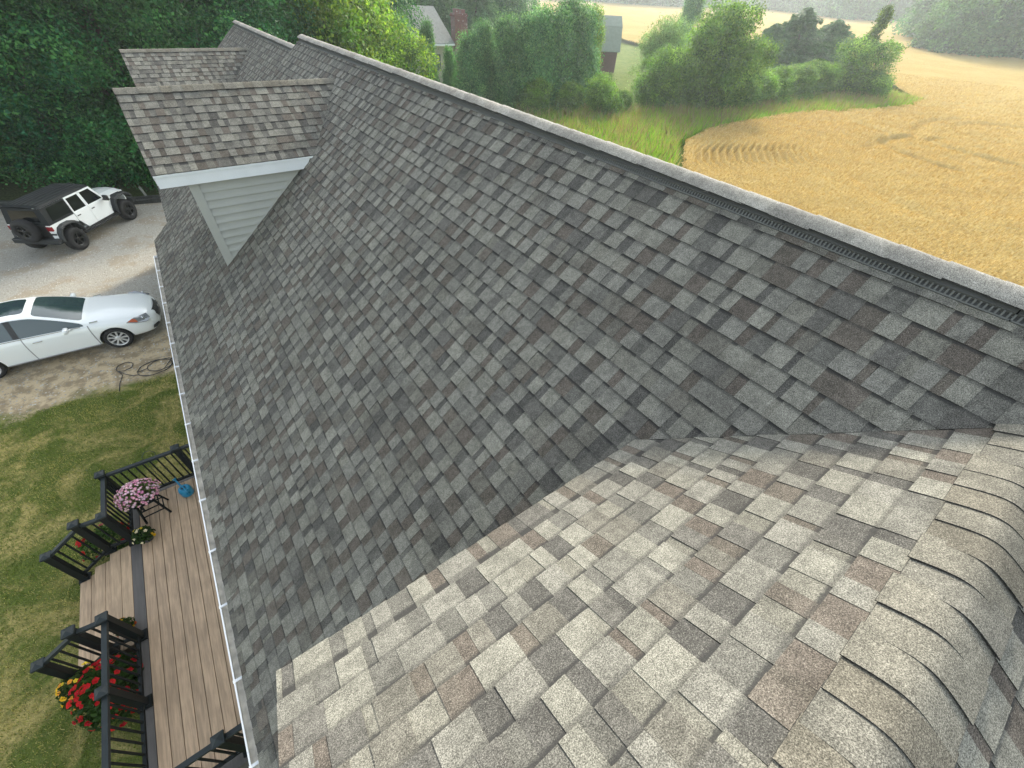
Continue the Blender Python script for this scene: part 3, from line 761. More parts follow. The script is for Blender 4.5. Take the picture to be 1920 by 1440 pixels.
def flower_plant(name, label, cat, loc, rx, ry, rz_, cols, nflow, fs, nleaf=500, leafc=((.03, .07, .015), (.05, .10, .02)), pot=None, zc=.0, parent=None, group=None, ls=.03, stems=False, seed=1):
    rg = np.random.default_rng(seed); E = empty(name, loc); tag(E, label, cat, group)
    def pts(n, k=1.0, lo=.35):
        d = rg.normal(size=(n, 3)); d /= np.linalg.norm(d, axis=1)[:, None]; d[:, 2] = np.abs(d[:, 2]) * 1.0 - .25
        return d * (rg.uniform(lo, 1, n) ** .5)[:, None] * k * np.array([rx, ry, rz_]) + np.array([0, 0, zc]), d
    if pot:
        mb = MB(); r_, h_, pm = pot; mb.lathe([(0, 0), (r_ * .72, 0), (r_, h_), (r_ * 1.07, h_), (r_ * 1.07, h_ - .02), (r_ * .95, h_ - .02), (0, h_ - .03)], 24); mb.build('pot', pm, E, smooth=False)
    P, d = pts(nleaf, 1., .2)
    u = rg.normal(size=(nleaf, 3)); u /= np.linalg.norm(u, axis=1)[:, None]; v = np.cross(u, rg.normal(size=(nleaf, 3))); v /= np.linalg.norm(v, axis=1)[:, None]
    s = rg.uniform(.6, 1.3, nleaf)[:, None] * ls
    V = np.stack([P - u * s, P + v * s * .5, P + u * s, P - v * s * .5], 1).reshape(-1, 3)
    lc = np.array(leafc); tn = lc[rg.integers(0, len(lc), nleaf)] * rg.uniform(.7, 1.3, (nleaf, 1))
    nmesh('foliage', V, np.arange(nleaf * 4).reshape(-1, 4), tn, G_leaf, E)
    P, d = pts(nflow, 1.08, .75); mb = MB(); sm = MB()
    for p, n_ in zip(P, d):
        n_ = Vector(n_ + np.array([.1, -.2, .5])).normalized(); a = n_.orthogonal().normalized(); b = n_.cross(a); c = cols[rg.integers(0, len(cols))]; kk = rg.uniform(.8, 1.15); c = tuple(x * kk for x in c)
        f = fs * rg.uniform(.65, 1.2); pp = Vector(p); V = [pp - n_ * f * .25]; k = 10
        for i in range(k):
            t = 2 * math.pi * i / k; rr = f * (1.0 if i % 2 else .78) * rg.uniform(.85, 1.1); V.append(pp + (a * math.cos(t) + b * math.sin(t)) * rr + n_ * f * rg.uniform(0, .25))
        mb.add(V, [(0, 1 + i, 1 + (i + 1) % k) for i in range(k)], 0, c)
        V = [pp + n_ * f * .12] + [pp + (a * math.cos(t) + b * math.sin(t)) * f * .5 + n_ * f * .3 for t in (0, 1.57, 3.14, 4.71)]
        mb.add(V, [(0, 1 + i, 1 + (i + 1) % 4) for i in range(4)], 0, tuple(min(1, x * (1.5 if name == 'petunia' else .85)) for x in c))
        if stems: sm.tube([Vector((p[0] * .2, p[1] * .2, 0)), Vector((p[0] * .7, p[1] * .7, p[2] * .6)), pp], .005, 5, 0, (.05, .10, .03))
    if stems: sm.build('stems', G_leaf, E)
    mb.build('blossoms', TINT2, E, recalc=False)
    return E
TINT2 = leaf_mat('petal', (1, 1, 1), .25, yellow=(1, 1, 1))
RED = [(.62, .015, .02), (.75, .03, .03), (.50, .01, .02)]; PINK = [(.72, .38, .46), (.60, .26, .40), (.80, .54, .58), (.62, .46, .52)]
YEL = [(.85, .52, .02), (.80, .62, .05)]; ORG = [(.75, .20, .02), (.62, .10, .02), (.80, .35, .05)]
M_pot = pmat('dark pot', (.03, .035, .04), .5); M_terra = pmat('terracotta', (.28, .10, .05), .7)
flower_plant('petunia', 'big round bush of pink petunias on the black stool', 'flowers', (-3.2, 7.17, DZ + SH_ + .001), .34, .29, .27, PINK, 300, .026, 1500, ((.10, .15, .04), (.16, .19, .08)), (.12, .12, M_pot), .19, ls=.028, seed=3)
flower_plant('marigold', 'potted marigolds with a few yellow blooms on the deck by the steps', 'flowers', (-3.38, 6.60, DZ + .001), .17, .17, .20, YEL + [(.85, .75, .5)], 13, .028, 700, ((.025, .055, .015), (.04, .08, .02)), (.10, .12, M_pot), .19, ls=.028, seed=5)
flower_plant('marigold', 'small pot of orange marigolds at the near side of the steps', 'flowers', (-3.72, 5.0, DZ + .001), .14, .14, .18, ORG + YEL[:1], 16, .026, 500, ((.03, .06, .015), (.05, .09, .02)), (.08, .11, M_terra), .17, ls=.026, seed=6)
flower_plant('marigold', 'yellow marigolds on the lawn just outside the near stair rail', 'flowers', (-4.40, 4.62, 0), .34, .30, .42, YEL + YEL + ORG[2:], 40, .040, 900, ((.03, .06, .015), (.05, .09, .02)), None, .30, ls=.035, stems=True, seed=7)
flower_plant('geranium', 'large red geraniums growing against the near deck railing', 'flowers', (-4.02, 4.25, 0), .46, .50, .62, RED, 66, .048, 1500, ((.03, .07, .015), (.05, .10, .025)), None, .42, ls=.05, stems=True, seed=8)
flower_plant('geranium', 'smaller red geraniums growing beyond the far stair railing', 'flowers', (-4.1, 7.15, 0), .46, .34, .50, RED + [(.6, .12, .15)], 30, .052, 700, ((.03, .07, .015), (.05, .10, .025)), None, .30, ls=.04, stems=True, seed=9)
hook = MB(); hook.tube([(0, 0, 0), (0, 0, 1.0), (.02, 0, 1.15), (.10, 0, 1.24), (.19, 0, 1.22), (.23, 0, 1.12), (.20, 0, 1.04)], .006, 6)
o = hook.build('shepherd_hook', pmat('green grey wire', (.06, .08, .07), .5), None, smooth=True, loc=(-3.12, 8.12, 0), rz=R(10)); tag(o, 'thin curved garden hook standing in the lawn behind the deck railing', 'garden hook')
# hose / cable on the gravel edge
pts = []
def arc(cx, cy, r, a0, a1, n, k=1.0):
    for i in range(n + 1):
        a = R(a0 + (a1 - a0) * i / n); pts.append((cx + r * math.cos(a), cy + r * k * math.sin(a), .018 + random.random() * .02))
pts += [(-3.95, 12.25, .02), (-3.93, 12.6, .02), (-3.86, 12.95, .02)]
arc(-3.80, 13.32, .20, 210, -140, 14)
pts += [(-3.80, 12.95, .03), (-3.6, 12.75, .02)]
arc(-3.10, 12.85, .42, 200, 900, 40, .8); arc(-2.95, 12.9, .33, 180, 640, 26, .8)
pts += [(-2.6, 13.2, .02), (-2.1, 13.3, .02), (-1.3, 13.2, .02)]
mb = MB(); mb.tube(pts, .010, 7); o = mb.build('garden_hose', M_black, smooth=True); tag(o, 'thin black hose lying in loose loops where gravel meets lawn', 'hose')
# timbers and stake
M_timb = pmat('dark weathered timber', (.045, .048, .045), .8, 0, .3, .35, 12, .3, 40)
for k, (a, b, lb) in enumerate((((-.9, 26.32), (-3.35, 26.95), 'dark timber edging the gravel right of the white off-road vehicle'), ((-3.40, 26.97), (-5.9, 28.0), 'dark timber edging the gravel hidden mostly by the hood of the off-road vehicle'), ((-5.95, 28.02), (-8.6, 29.3), 'dark timber edging the gravel left of the off-road vehicle'))):
    mb = MB(); mb.bar((a[0], a[1], .09), (b[0], b[1], .09), .16, .18); mb.bar((a[0], a[1] + .17, .20), (b[0], b[1] + .17, .20), .15, .13); o = mb.build('landscape_timber', M_timb); tag(o, lb, 'timber')
mb = MB(); mb.bar((-2.38, 26.95, 0), (-2.5, 27.15, .62), .09, .05); mb.prism([(-.045, 0), (.045, 0), (0, .05)], -.025, .025, 'y', T=Matrix.Translation((-2.5, 27.15, .61)))
o = mb.build('wooden_stake', pmat('grey wood', (.17, .18, .16), .8, 0, .3, .2, 10)); tag(o, 'leaning grey wooden stake behind the gravel edge', 'stake')

# ------------------------------------------------------------------ vehicles
M_paint = pmat('white car paint', (.82, .85, .86), .22, 0, .5, coat=.8)
M_chrome = pmat('bright metal', (.62, .63, .64), .22, 1)
M_rim = pmat('silver alloy', (.62, .63, .64), .3, .35)
M_rimb = pmat('black alloy', (.02, .021, .022), .35, .3)
M_trim = pmat('dark trim', (.012, .013, .014), .4)
M_flare = pmat('grey black flare', (.028, .031, .033), .6, 0, .3, .1, 9)
M_top = pmat('black hard top', (.011, .014, .016), .6, 0, .2, .1, 5)
M_lamp = pmat('lamp glass', (.30, .32, .34), .06, .4, .8)
M_amber = pmat('amber lens', (.42, .08, .02), .15)
M_redl = pmat('red lens', (.20, .01, .015), .15)
M_seam = pmat('panel gap', (.26, .27, .28), .6)
M_lgt = pmat('tan car interior', (.22, .20, .17), .7)

def wheel(parent, x, y, r, wd, mt, side, spokes=9, rr=.66, name='wheel', rimdark=M_trim, T=None):
    """side -1: outer face towards -y"""
    T = T or (Matrix.Translation((x, y, r)) @ Matrix.Rotation(R(90) * (1 if side < 0 else -1), 4, 'X'))
    h = wd / 2; mb = MB(); ri = r * rr
    mb.lathe([(ri, h * .75), (ri * 1.02, h * .97), (r * .86, h), (r * .96, h * .86), (r, h * .62), (r, -h * .62), (r * .96, -h * .86), (r * .86, -h), (ri, -h * .95), (ri, h * .75)], 40, 0, None, T)
    nb = 34
    W = mb.build(name, M_tyre, parent, smooth=True)
    mb = MB()
    mb.lathe([(ri, h * .8), (ri * .97, h * .90), (ri * .90, h * .84), (ri * .90, -h * .2)], 40, 0, None, T)
    for k in range(spokes):
        a = 2 * math.pi * k / spokes; Q = T @ Matrix.Rotation(a, 4, 'Z')
        wa, wb = (.017, .030) if mt is M_rim else (.03, .05)
        V = [(.05, -wa, h * .72), (ri * .92, -wb * .8, h * .84), (ri * .92, wb * .8, h * .84), (.05, wa, h * .72), (.05, -wa, h * .5), (ri * .92, -wb, h * .6), (ri * .92, wb, h * .6), (.05, wa, h * .5)]
        mb.add([Q @ Vector(p) for p in V], [(0, 1, 2, 3), (0, 4, 5, 1), (3, 2, 6, 7), (1, 5, 6, 2)], 0)
    mb.lathe([(0, h * .84), (.045, h * .82), (.07, h * .7), (.07, h * .4)], 20, 0, None, T)
    mb.lathe([(0, h * .1), (ri * .9, h * .1)], 30, 1, None, T)
    mb.build('rim', [mt, rimdark], W, smooth=False)
    return W

def split_build(me, names, mats, parent, smooth=True):
    """one object per part from one smoothed mesh; material index = part"""
    out = {}
    def comps(F, V):
        par = list(range(len(V)))
        def fd(a):
            while par[a] != a: par[a] = par[par[a]]; a = par[a]
            return a
        for f in F:
            for v_ in f[1:]: par[fd(f[0])] = fd(v_)
        g = {}
        for i_, f in enumerate(F): g.setdefault(fd(f[0]), []).append(i_)
        return list(g.values())
    for idx, nm in names.items():
        ids = set(idx) if isinstance(idx, tuple) else {idx}
        remap = {}; V = []; F = []; Mx = []
        for p in me.polygons:
            if p.material_index in ids:
                f = []
                for vi in p.vertices:
                    if vi not in remap: remap[vi] = len(V); V.append(tuple(me.vertices[vi].co))
                    f.append(remap[vi])
                F.append(f); Mx.append(sorted(ids).index(p.material_index))
        if not F: continue
        groups = [list(range(len(F)))] if nm[0] == 'body' else [g for g in comps(F, V) if len(g) > 3]
        for g in groups:
            used = sorted({v_ for i_ in g for v_ in F[i_]}); rm = {v_: k_ for k_, v_ in enumerate(used)}
            m2 = bpy.data.meshes.new(nm[0]); m2.from_pydata([V[v_] for v_ in used], [], [[rm[v_] for v_ in F[i_]] for i_ in g])
            for q in sorted(ids): m2.materials.append(mats[q])
            m2.polygons.foreach_set('material_index', [Mx[i_] for i_ in g]); m2.polygons.foreach_set('use_smooth', [smooth] * len(g)); m2.update()
            o = bpy.data.objects.new(nm[0], m2); col.objects.link(o); o.parent = parent
    return out

def sedan():
    root = empty('parked_sedan', (-5.13, 15.35, 0), R(-3.1)); tag(root, 'glossy white sedan with sunroof parked on the gravel next to the lawn', 'car')
    # stations: x, half width, z0, z1, z2(belt), (yg,zg) window top, (yr,zr) roof edge, zc
    S = [(2.50, .40, .34, .42, .52, .36, .56, .30, .58, .59), (2.46, .66, .27, .44, .60, .56, .66, .50, .69, .72), (2.30, .83, .20, .48, .68, .68, .755, .60, .785, .815), (2.02, .905, .19, .54, .755, .74, .83, .62, .865, .90),
         (1.50, .925, .19, .60, .84, .76, .91, .64, .945, .98), (1.003, .93, .19, .62, .895, .80, .955, .68, .985, 1.02), (.985, .93, .19, .62, .90, .80, .96, .68, .99, 1.025), (.93, .93, .19, .62, .905, .795, .975, .70, 1.0, 1.045),
         (.45, .93, .19, .62, .92, .70, 1.20, .62, 1.235, 1.27), (.02, .93, .19, .62, .93, .63, 1.355, .545, 1.39, 1.425), (-.04, .93, .19, .62, .932, .625, 1.37, .54, 1.405, 1.44), (-.12, .93, .19, .62, .935, .62, 1.385, .535, 1.42, 1.458),
         (-.382, .93, .19, .62, .94, .61, 1.41, .53, 1.45, 1.49), (-.40, .93, .19, .62, .94, .61, 1.41, .53, 1.45, 1.49), (-.52, .93, .19, .62, .945, .61, 1.412, .53, 1.452, 1.492), (-1.02, .93, .19, .62, .955, .605, 1.39, .525, 1.435, 1.475), (-1.10, .93, .19, .62, .955, .60, 1.38, .52, 1.43, 1.468),
         (-1.442, .93, .19, .62, .965, .59, 1.32, .51, 1.385, 1.42), (-1.46, .93, .19, .62, .968, .585, 1.29, .51, 1.365, 1.40), (-2.0, .91, .20, .64, .985, .66, 1.06, .60, 1.12, 1.16), (-2.06, .905, .20, .64, .985, .68, 1.045, .61, 1.09, 1.13), (-2.36, .87, .24, .66, .96, .68, 1.02, .58, 1.05, 1.08), (-2.48, .80, .32, .62, .86, .62, .92, .5, .95, .97), (-2.52, .60, .40, .56, .74, .46, .78, .36, .80, .81)]
    rings = []
    for (x, w_, z0, z1, z2, yg, zg, yr, zr, zc) in S:
        r = [(0, z0), (w_ * .80, z0), (w_ * .965, z0 + .10), (w_ * 1.0, z1), (w_ * .985, (z1 + z2) / 2 + .02), (w_ * .945, z2 - .01), (w_ * .90, z2 + .012), (yg, zg), (yr, zr), (yr * .80, zr + (zc - zr) * .45), (yr * .42, zr + (zc - zr) * .85), (0, zc)]
        rings.append([(x, -a, b) for a, b in r] + [(x, a, b) for a, b in reversed(r[1:-1])])
    n = len(rings[0]); V = [p for r in rings for p in r]; F = []; Mi = []
    # 0 paint 1 side glass 2 windshield 3 rear glass 4 sunroof 5 trim 6 seam 7 front door 8 rear door
    for k in range(len(S) - 1):
        x0, x1 = S[k][0], S[k + 1][0]; xm = (x0 + x1) / 2
        for i in range(n):
            j = (i + 1) % n; ii = i if i < 11 else n - 1 - i       # segment index 0..10 from bottom to top
            m = 0
            if ii == 6:
                if .93 > xm > -1.46: m = 5 if -.40 > xm > -.52 or -1.02 > xm > -1.10 or x0 == .93 and False else 1
            if ii >= 8 and .93 > xm > .02: m = 2
            if ii >= 8 and -1.46 > xm > -2.0: m = 3
            if ii >= 9 and -.12 > xm > -1.442: m = 4 if ii >= 9 else 0
            if 2 <= ii <= 5:
                if -.382 > xm > -.40 or 1.003 > xm > .985: m = 6
                elif   .985 > xm > -.382: m = 7
                elif -.40 > xm > -1.442: m = 8
                elif -1.442 > xm > -1.46: m = 6
            if ii == 5 and .985 > xm > -1.46: m = 5 if ii == 5 and False else m
            F.append((k * n + i, (k + 1) * n + i, (k + 1) * n + j, k * n + j)); Mi.append(m)
    F.append(tuple(range(n))); Mi.append(0); F.append(tuple(reversed(range((len(S) - 1) * n, len(S) * n)))); Mi.append(0)
    me = bpy.data.meshes.new('body'); me.from_pydata(V, [], F); me.polygons.foreach_set('material_index', Mi)
    mats = [M_paint, M_glass2, M_glass2, M_glass2, M_glass, M_trim, M_seam, M_paint, M_paint]
    for m in mats: me.materials.append(m)
    bm = bmesh.new(); bm.from_mesh(me); bmesh.ops.recalc_face_normals(bm, faces=bm.faces[:]); cl = bm.edges.layers.float.new('crease_edge')
    for e in bm.edges:
        ms = {f.material_index for f in e.link_faces}
        if len(ms) > 1: e[cl] = .55
    bm.to_mesh(me); bm.free()
    tmp = bpy.data.objects.new('tmp', me); col.objects.link(tmp)
    sb = tmp.modifiers.new('s', 'SUBSURF'); sb.levels = 3; sb.render_levels = 3
    cutters = []
    for xa in (1.42, -1.42):
        for sg in (-1, 1):
            c = MB(); c.tube([(xa, sg * .70, .335), (xa, sg * 1.1, .335)], .385, 40); co = c.build('cut', M_trim); cutters.append(co)
            b = tmp.modifiers.new('b', 'BOOLEAN'); b.operation = 'DIFFERENCE'; b.object = co; b.solver = 'EXACT'
    dg = bpy.context.evaluated_depsgraph_get(); ev = tmp.evaluated_get(dg); fin = bpy.data.meshes.new_from_object(ev)
    print('sedan mats', [m.name if m else None for m in fin.materials], len(fin.polygons))
    # wells get the trim material
    for p in fin.polygons:
        if p.material_index >= len(mats): p.material_index = 5
        c = p.center
        for xa in (1.42, -1.42):
            rr = math.hypot(c.x - xa, c.z - .335)
            if abs(rr - .385) < .004 and abs(p.normal.y) < .25 and abs(c.y) > .6: p.material_index = 5
            if rr < .386 and abs(abs(c.y) - .70) < .003: p.material_index = 5
    split_build(fin, {(0, 5, 6): ('body',), 7: ('door',), 8: ('rear_door',), 1: ('side_window',), 2: ('windshield',), 3: ('rear_window',), 4: ('sunroof',)}, mats, root)
    for o in cutters + [tmp]: bpy.data.objects.remove(o)
    for o in root.children:
        if o.name.startswith('rear_door'): o.name = 'door'
    for xa in (1.42, -1.42):
        for sg in (-1, 1): wheel(root, xa, sg * .80, .335, .225, M_rim, sg, 9, .72)
    # details
    for sg in (-1, 1):
        mb = MB(); mb.add([(2.29, sg * .700, .752), (2.36, sg * .815, .66), (2.02, sg * .91, .735), (1.80, sg * .905, .80), (2.0, sg * .80, .835)], [(0, 1, 2, 3, 4)]);
        bm = bmesh.new()
        T = Matrix.Identity(4)
        mb = MB(); q = [(2.30, .60, .775), (2.365, .74, .70), (2.30, .862, .655), (2.05, .912, .70), (1.84, .915, .775), (2.02, .83, .825)]
        mb.add([(a + .012, sg * (b + .012), c + .014) for a, b, c in q] + [(a - .03, sg * (b - .03), c - .03) for a, b, c in q], [(0, 1, 2, 3, 4, 5)] + [(i, 6 + i, 6 + (i + 1) % 6, (i + 1) % 6) for i in range(6)])
        hl = mb.build('headlight', M_lamp, root)
        mb = MB(); mb.add([(2.09, sg * .925, .715), (1.86, sg * .9275, .785), (2.0, sg * .865, .836), (2.07, sg * .88, .79)], [(0, 1, 2, 3)]); mb.build('turn_lens', M_amber, hl)
        mb = MB(); mb.lathe([(0, .03), (.04, .028), (.05, 0)], 14, T=Matrix.Translation((2.22, sg * .80, .755)) @ Matrix.Rotation(R(60), 4, 'Y')); mb.build('reflector', M_chrome, hl)
        # mirror
        mb = MB(); T = Matrix.Translation((.58, sg * 1.02, .985)); mb.box(-.06, .06, -.11, .11, -.06, .07, T=T, bev=.045); mb.bar((.66, sg * .86, .94), (.62, sg * .98, .965), .06, .03); mb.build('mirror', M_paint, root, smooth=True)
        for xh in (-.12, -1.12):
            mb = MB(); mb.box(xh - .10, xh + .10, sg * .925 - .014, sg * .925 + .014, .80, .825, bev=.006); mb.build('door_handle', M_chrome, root)
        mb = MB(); mb.bar((.86, sg * .895, .935), (-1.45, sg * .895, .993), .010, .012); mb.build('window_trim', M_chrome, root)
        mb = MB(); mb.bar((1.0, sg * .925, .30), (-1.0, sg * .925, .30), .012, .02); mb.build('sill_trim', M_seam, root)
        mb = MB(); mb.add([(2.49, sg * .60, .38), (2.40, sg * .78, .36), (2.32, sg * .86, .38), (2.36, sg * .82, .46), (2.48, sg * .62, .44)], [(0, 1, 2, 3, 4)]); mb.build('fog_light', M_trim, root)
    mb = MB(); N = 9; P = []
    for i in range(N + 1):
        t = -1 + 2 * i / N; P.append((2.535 - .09 * t * t, t * .44, .43)); 
    top = [(2.47 - .08 * t * t, t * .46, .735 - .02 * t * t) for t in [-1 + 2 * i / N for i in range(N + 1)]]
    mid = [(2.545 - .09 * t * t, t * .50, .60) for t in [-1 + 2 * i / N for i in range(N + 1)]]
    mb.add(P + mid + top, [(i, i + 1, N + 2 + i, N + 1 + i) for i in range(N)] + [(N + 1 + i, N + 2 + i, 2 * N + 3 + i, 2 * N + 2 + i) for i in range(N)])
    gr = mb.build('grille', M_trim, root)
    mb = MB()
    for t in (-.8, -.6, -.4, -.2, 0, .2, .4, .6, .8): mb.bar((2.548 - .09 * t * t, t * .48, .46), (2.50 - .085 * t * t, t * .46, .72), .008, .01)
    mb.lathe([(0, .006), (.05, .006), (.055, 0)], 20, T=Matrix.Translation((2.545, 0, .62)) @ Matrix.Rotation(R(90), 4, 'Y')); mb.build('grille_bar', M_chrome, gr)
    mb = MB(); mb.bar((.93, -.05, 1.012), (.60, .55, 1.15), .015, .012); mb.bar((.93, -.60, 1.0), (.62, -.05, 1.17), .015, .012); mb.build('wiper', M_trim, root)
    for sg in (-1, 1):
        mb = MB(); mb.box(1.06, 1.25, sg * .79 - .02, sg * .79 + .02, .945, .965, bev=.005)
        mb.build('fender_vent', M_chrome, root)
    return root
sedan()

def offroader():
    root = empty('off_road_vehicle', (-4.69, 24.19, 0), R(54.5)); tag(root, 'white boxy off-road vehicle with black hard top and rear spare wheel', 'off-road vehicle')
    W = .78; zf = .58; zb = 1.16       # tub half width, floor, belt
    def B(name, boxes, mat, bev=.02, par=None, smooth=False):
        mb = MB()
        for b in boxes: mb.box(*b, bev=bev)
        return mb.build(name, mat, par or root, smooth=smooth)
    # tub as a profile with wheel arches
    tub = MB()
    prof = [(-2.02, .62), (-2.02, zb), (.80, zb), (.86, 1.20), (2.02, 1.13), (2.06, .70), (1.95, .66), (1.85, 1.0), (1.62, 1.03), (1.18, 1.0), (1.0, .60), (-.85, .56), (-1.05, .95), (-1.22, 1.02), (-1.65, 1.02), (-1.82, .95), (-1.92, .62)]
    # side plates
    for sg in (-1, 1):
        a, b = sorted((sg * (W - .06), sg * W))
        rear = [(-2.02, .60), (-2.02, zb), (-.86, zb), (-.86, .85), (-1.02, .98), (-1.2, 1.03), (-1.66, 1.03), (-1.84, .95), (-1.94, .60)]
        tub.prism(rear, a, b, 'y')
        a, b = sorted((sg * (W - .10), sg * (W - .04)))
        tub.prism([(.84, .56), (.84, 1.17), (1.15, 1.17), (1.15, .98), (1.02, .72), (.98, .56)], a, b, 'y')
    tub.box(-2.0, 2.0, -.70, .70, .50, .60); tub.box(-2.02, -1.96, -.72, .72, .60, zb - .003); tub.box(.80, .86, -.72, .72, .6, 1.17)
    tub.build('body', M_paint, root)
    # hood: tapered, slightly domed
    hb = MB(); st = [(.82, .70, 1.17, 1.235), (1.2, .66, 1.165, 1.24), (1.7, .60, 1.14, 1.215), (2.0, .57, 1.09, 1.18), (2.05, .56, 1.05, 1.12)]
    V = []; 
    for x, wv, zs, zc in st:
        for t in (-1, -.97, -.6, 0, .6, .97, 1): V.append((x, t * wv, zs - .22 if abs(t) == 1 else zs + (zc - zs) * (1 - (t / .97) ** 2) ** .5 if abs(t) < .97 else zs))
    F = [(k * 7 + i, k * 7 + i + 1, k * 7 + i + 8, k * 7 + i + 7) for k in range(4) for i in range(6)]
    hb.add(V, F); hb.build('hood', M_paint, root, smooth=False)
    mb = MB(); mb.box(2.03, 2.08, -.56, .56, .66, 1.08, bev=.02); gr = mb.build('grille', M_paint, root)
    mb = MB()
    for k in range(7): mb.box(2.081, 2.086, -.26 + k * .08, -.22 + k * .08, .74, 1.0)
    mb.build('grille_slot', M_trim, gr)
    for sg in (-1, 1):
        mb = MB(); mb.lathe([(0, .03), (.08, .02), (.09, 0)], 20, T=Matrix.Translation((2.08, sg * .43, .92)) @ Matrix.Rotation(R(90), 4, 'Y')); mb.build('headlight', M_lamp, root)
    # fender flares
    def flare(xc, sg, rear):
        mb = MB(); n = 12; V = []; yo = sg * (W + .15); yi = sg * (W - .12)
        pr = [(-.56, .62), (-.50, .86), (-.36, 1.03), (-.16, 1.09), (.16, 1.09), (.36, 1.02), (.50, .86), (.56, .66)] if rear else [(-.60, .60), (-.50, .86), (-.38, 1.06), (-.16, 1.13), (.25, 1.12), (.46, 1.04), (.56, .92)]
        k = len(pr)
        for (a, b) in pr: V += [(xc + a, yi, b), (xc + a, yo - sg * .03, b), (xc + a * .985, yo, b - .05), (xc + a * .90, yo, b - .085), (xc + a * .90, yi, b - .085)]
        F = [(i * 5 + j, i * 5 + j + 1, i * 5 + j + 6, i * 5 + j + 5) for i in range(k - 1) for j in range(4)] + [(0, 1, 2, 3, 4), tuple(range((k - 1) * 5, k * 5))]
        mb.add(V, F); mb.build('fender_flare', M_flare, root)
    for sg in (-1, 1):
        flare(1.475, sg, False); flare(-1.475, sg, True)
        mb = MB(); mb.box(.98, 1.98, min(sg * .5, sg * .74), max(sg * .5, sg * .74), 1.02, 1.05); mb.build('inner_fender', M_trim, root)
    # doors with frames and windows
    lean = .10
    def yy(z): return W if z < zb else W - (z - zb) * .16
    for sg in (-1, 1):
        for (x0, x1, name) in ((-.10, .82, 'f'), (-.84, -.115, 'r')):
            mb = MB(); a, b = sorted((sg * (W - .05), sg * (W + .012)))
            if name == 'f': poly = [(x0, .56), (x1, .56), (x1, zb + .01), (x0, zb + .01)]
            else: poly = [(-.60, .56), (x1, .56), (x1, zb + .01), (x0, zb + .01), (x0, .92)]
            mb.prism(poly, a, b, 'y')
            # window frame
            zt = 1.735
            if name == 'f': win = [(x0 + .0, zb), (x1 - .02, zb), (x1 - .31, zt), (x0, zt)]
            else: win = [(x0, zb), (x1, zb), (x1, zt), (x0 + .06, zt)]
            fw = .055
            P = [Vector((p[0], sg * (yy(p[1]) + .004), p[1])) for p in win]; c = sum(P, Vector()) / 4
            I = []
            for q in P:
                d = c - q; I.append(q + Vector((math.copysign(fw, d.x), 0, math.copysign(fw, d.z))))
            I = [Vector((q.x, sg * (yy(q.z) + .004), q.z)) for q in I]
            if name == 'f': I[2].x -= .03; I[1].x -= .03
            V = P + I + [p - Vector((0, sg * .03, 0)) for p in P + I]
            mb.add(V, [(i, (i + 1) % 4, 4 + (i + 1) % 4, 4 + i) for i in range(4)] + [(4 + i, 4 + (i + 1) % 4, 12 + (i + 1) % 4, 12 + i) for i in range(4)] + [(i, 8 + i, 8 + (i + 1) % 4, (i + 1) % 4) for i in range(4)])
            D = mb.build('door', M_paint, root)
            gbm = MB(); gbm.add([q - Vector((0, sg * .012, 0)) for q in I], [(0, 1, 2, 3)]); gbm.build('window', M_glass3, D)
            mb = MB(); xh = x0 + .13; mb.box(xh - .075, xh + .075, sg * (W + .03) - .016, sg * (W + .03) + .016, 1.045, 1.075, bev=.008); mb.build('handle', M_trim, D)
            for zz in (.80, 1.06):
                mb = MB(); mb.box(x1 - .03, x1 + .05, sg * (W + .015) - .015, sg * (W + .015) + .015, zz - .02, zz + .02, bev=.006); mb.build('hinge', M_paint, D)
        mb = MB(); T = Matrix.Translation((.66, sg * (W + .20), 1.24)); mb.box(-.05, .05, -.10, .10, -.10, .11, T=T, bev=.03); mb.bar((.70, sg * (W), 1.16), (.67, sg * (W + .14), 1.17), .05, .05); mb.build('mirror', M_trim, root)
        mb = MB(); mb.bar((-.98, sg * (W + .06), .47), (.98, sg * (W + .06), .47), .13, .05); mb.build('side_step', M_trim, root)
        mb = MB(); mb.box(-.92, .93, min(sg * (W - .05), sg * (W - .005)), max(sg * (W - .05), sg * (W - .005)), .50, .57); mb.build('rocker', M_trim, root)
        # rear quarter window
        mb = MB(); P = [(-.90, zb + .09), (-1.80, zb + .09), (-1.66, 1.68), (-.86, 1.68)]
        mb.add([(a, sg * (yy(b) + .006), b) for a, b in P], [(0, 1, 2, 3)]); mb.build('rear_side_window', M_glass3, root)
        # tail lamp
        mb = MB(); mb.box(-2.06, -1.985, min(sg * .60, sg * (W + .01)), max(sg * .60, sg * (W + .01)), .96, 1.12, bev=.012); mb.build('tail_light', M_redl, root)
        mb = MB(); mb.box(-2.045, -2.0, min(sg * .50, sg * (W + .003)), max(sg * .50, sg * (W + .003)), .80, .86); mb.build('tail_badge', M_trim, root)
    # windshield and frame
    mb = MB(); zb2, zt2, xa, xb = 1.20, 1.76, .84, .52
    P = [(xa, -.70, zb2), (xa, .70, zb2), (xb, .62, zt2), (xb, -.62, zt2)]; I = [(xa - .035, -.63, zb2 + .06), (xa - .035, .63, zb2 + .06), (xb + .035, .56, zt2 - .06), (xb + .035, -.56, zt2 - .06)]
    mb.add(P + I + [(a - .04, b, c) for a, b, c in P], [(i, (i + 1) % 4, 4 + (i + 1) % 4, 4 + i) for i in range(4)] + [(i, 8 + i, 8 + (i + 1) % 4, (i + 1) % 4) for i in range(4)]); wf = mb.build('windshield_frame', M_paint, root)
    mb = MB(); mb.add([(a - .01, b, c) for a, b, c in I], [(0, 1, 2, 3)]); mb.build('windshield', M_glass3, wf)
    # hard top
    mb = MB(); zt = 1.76
    yt = W - .10
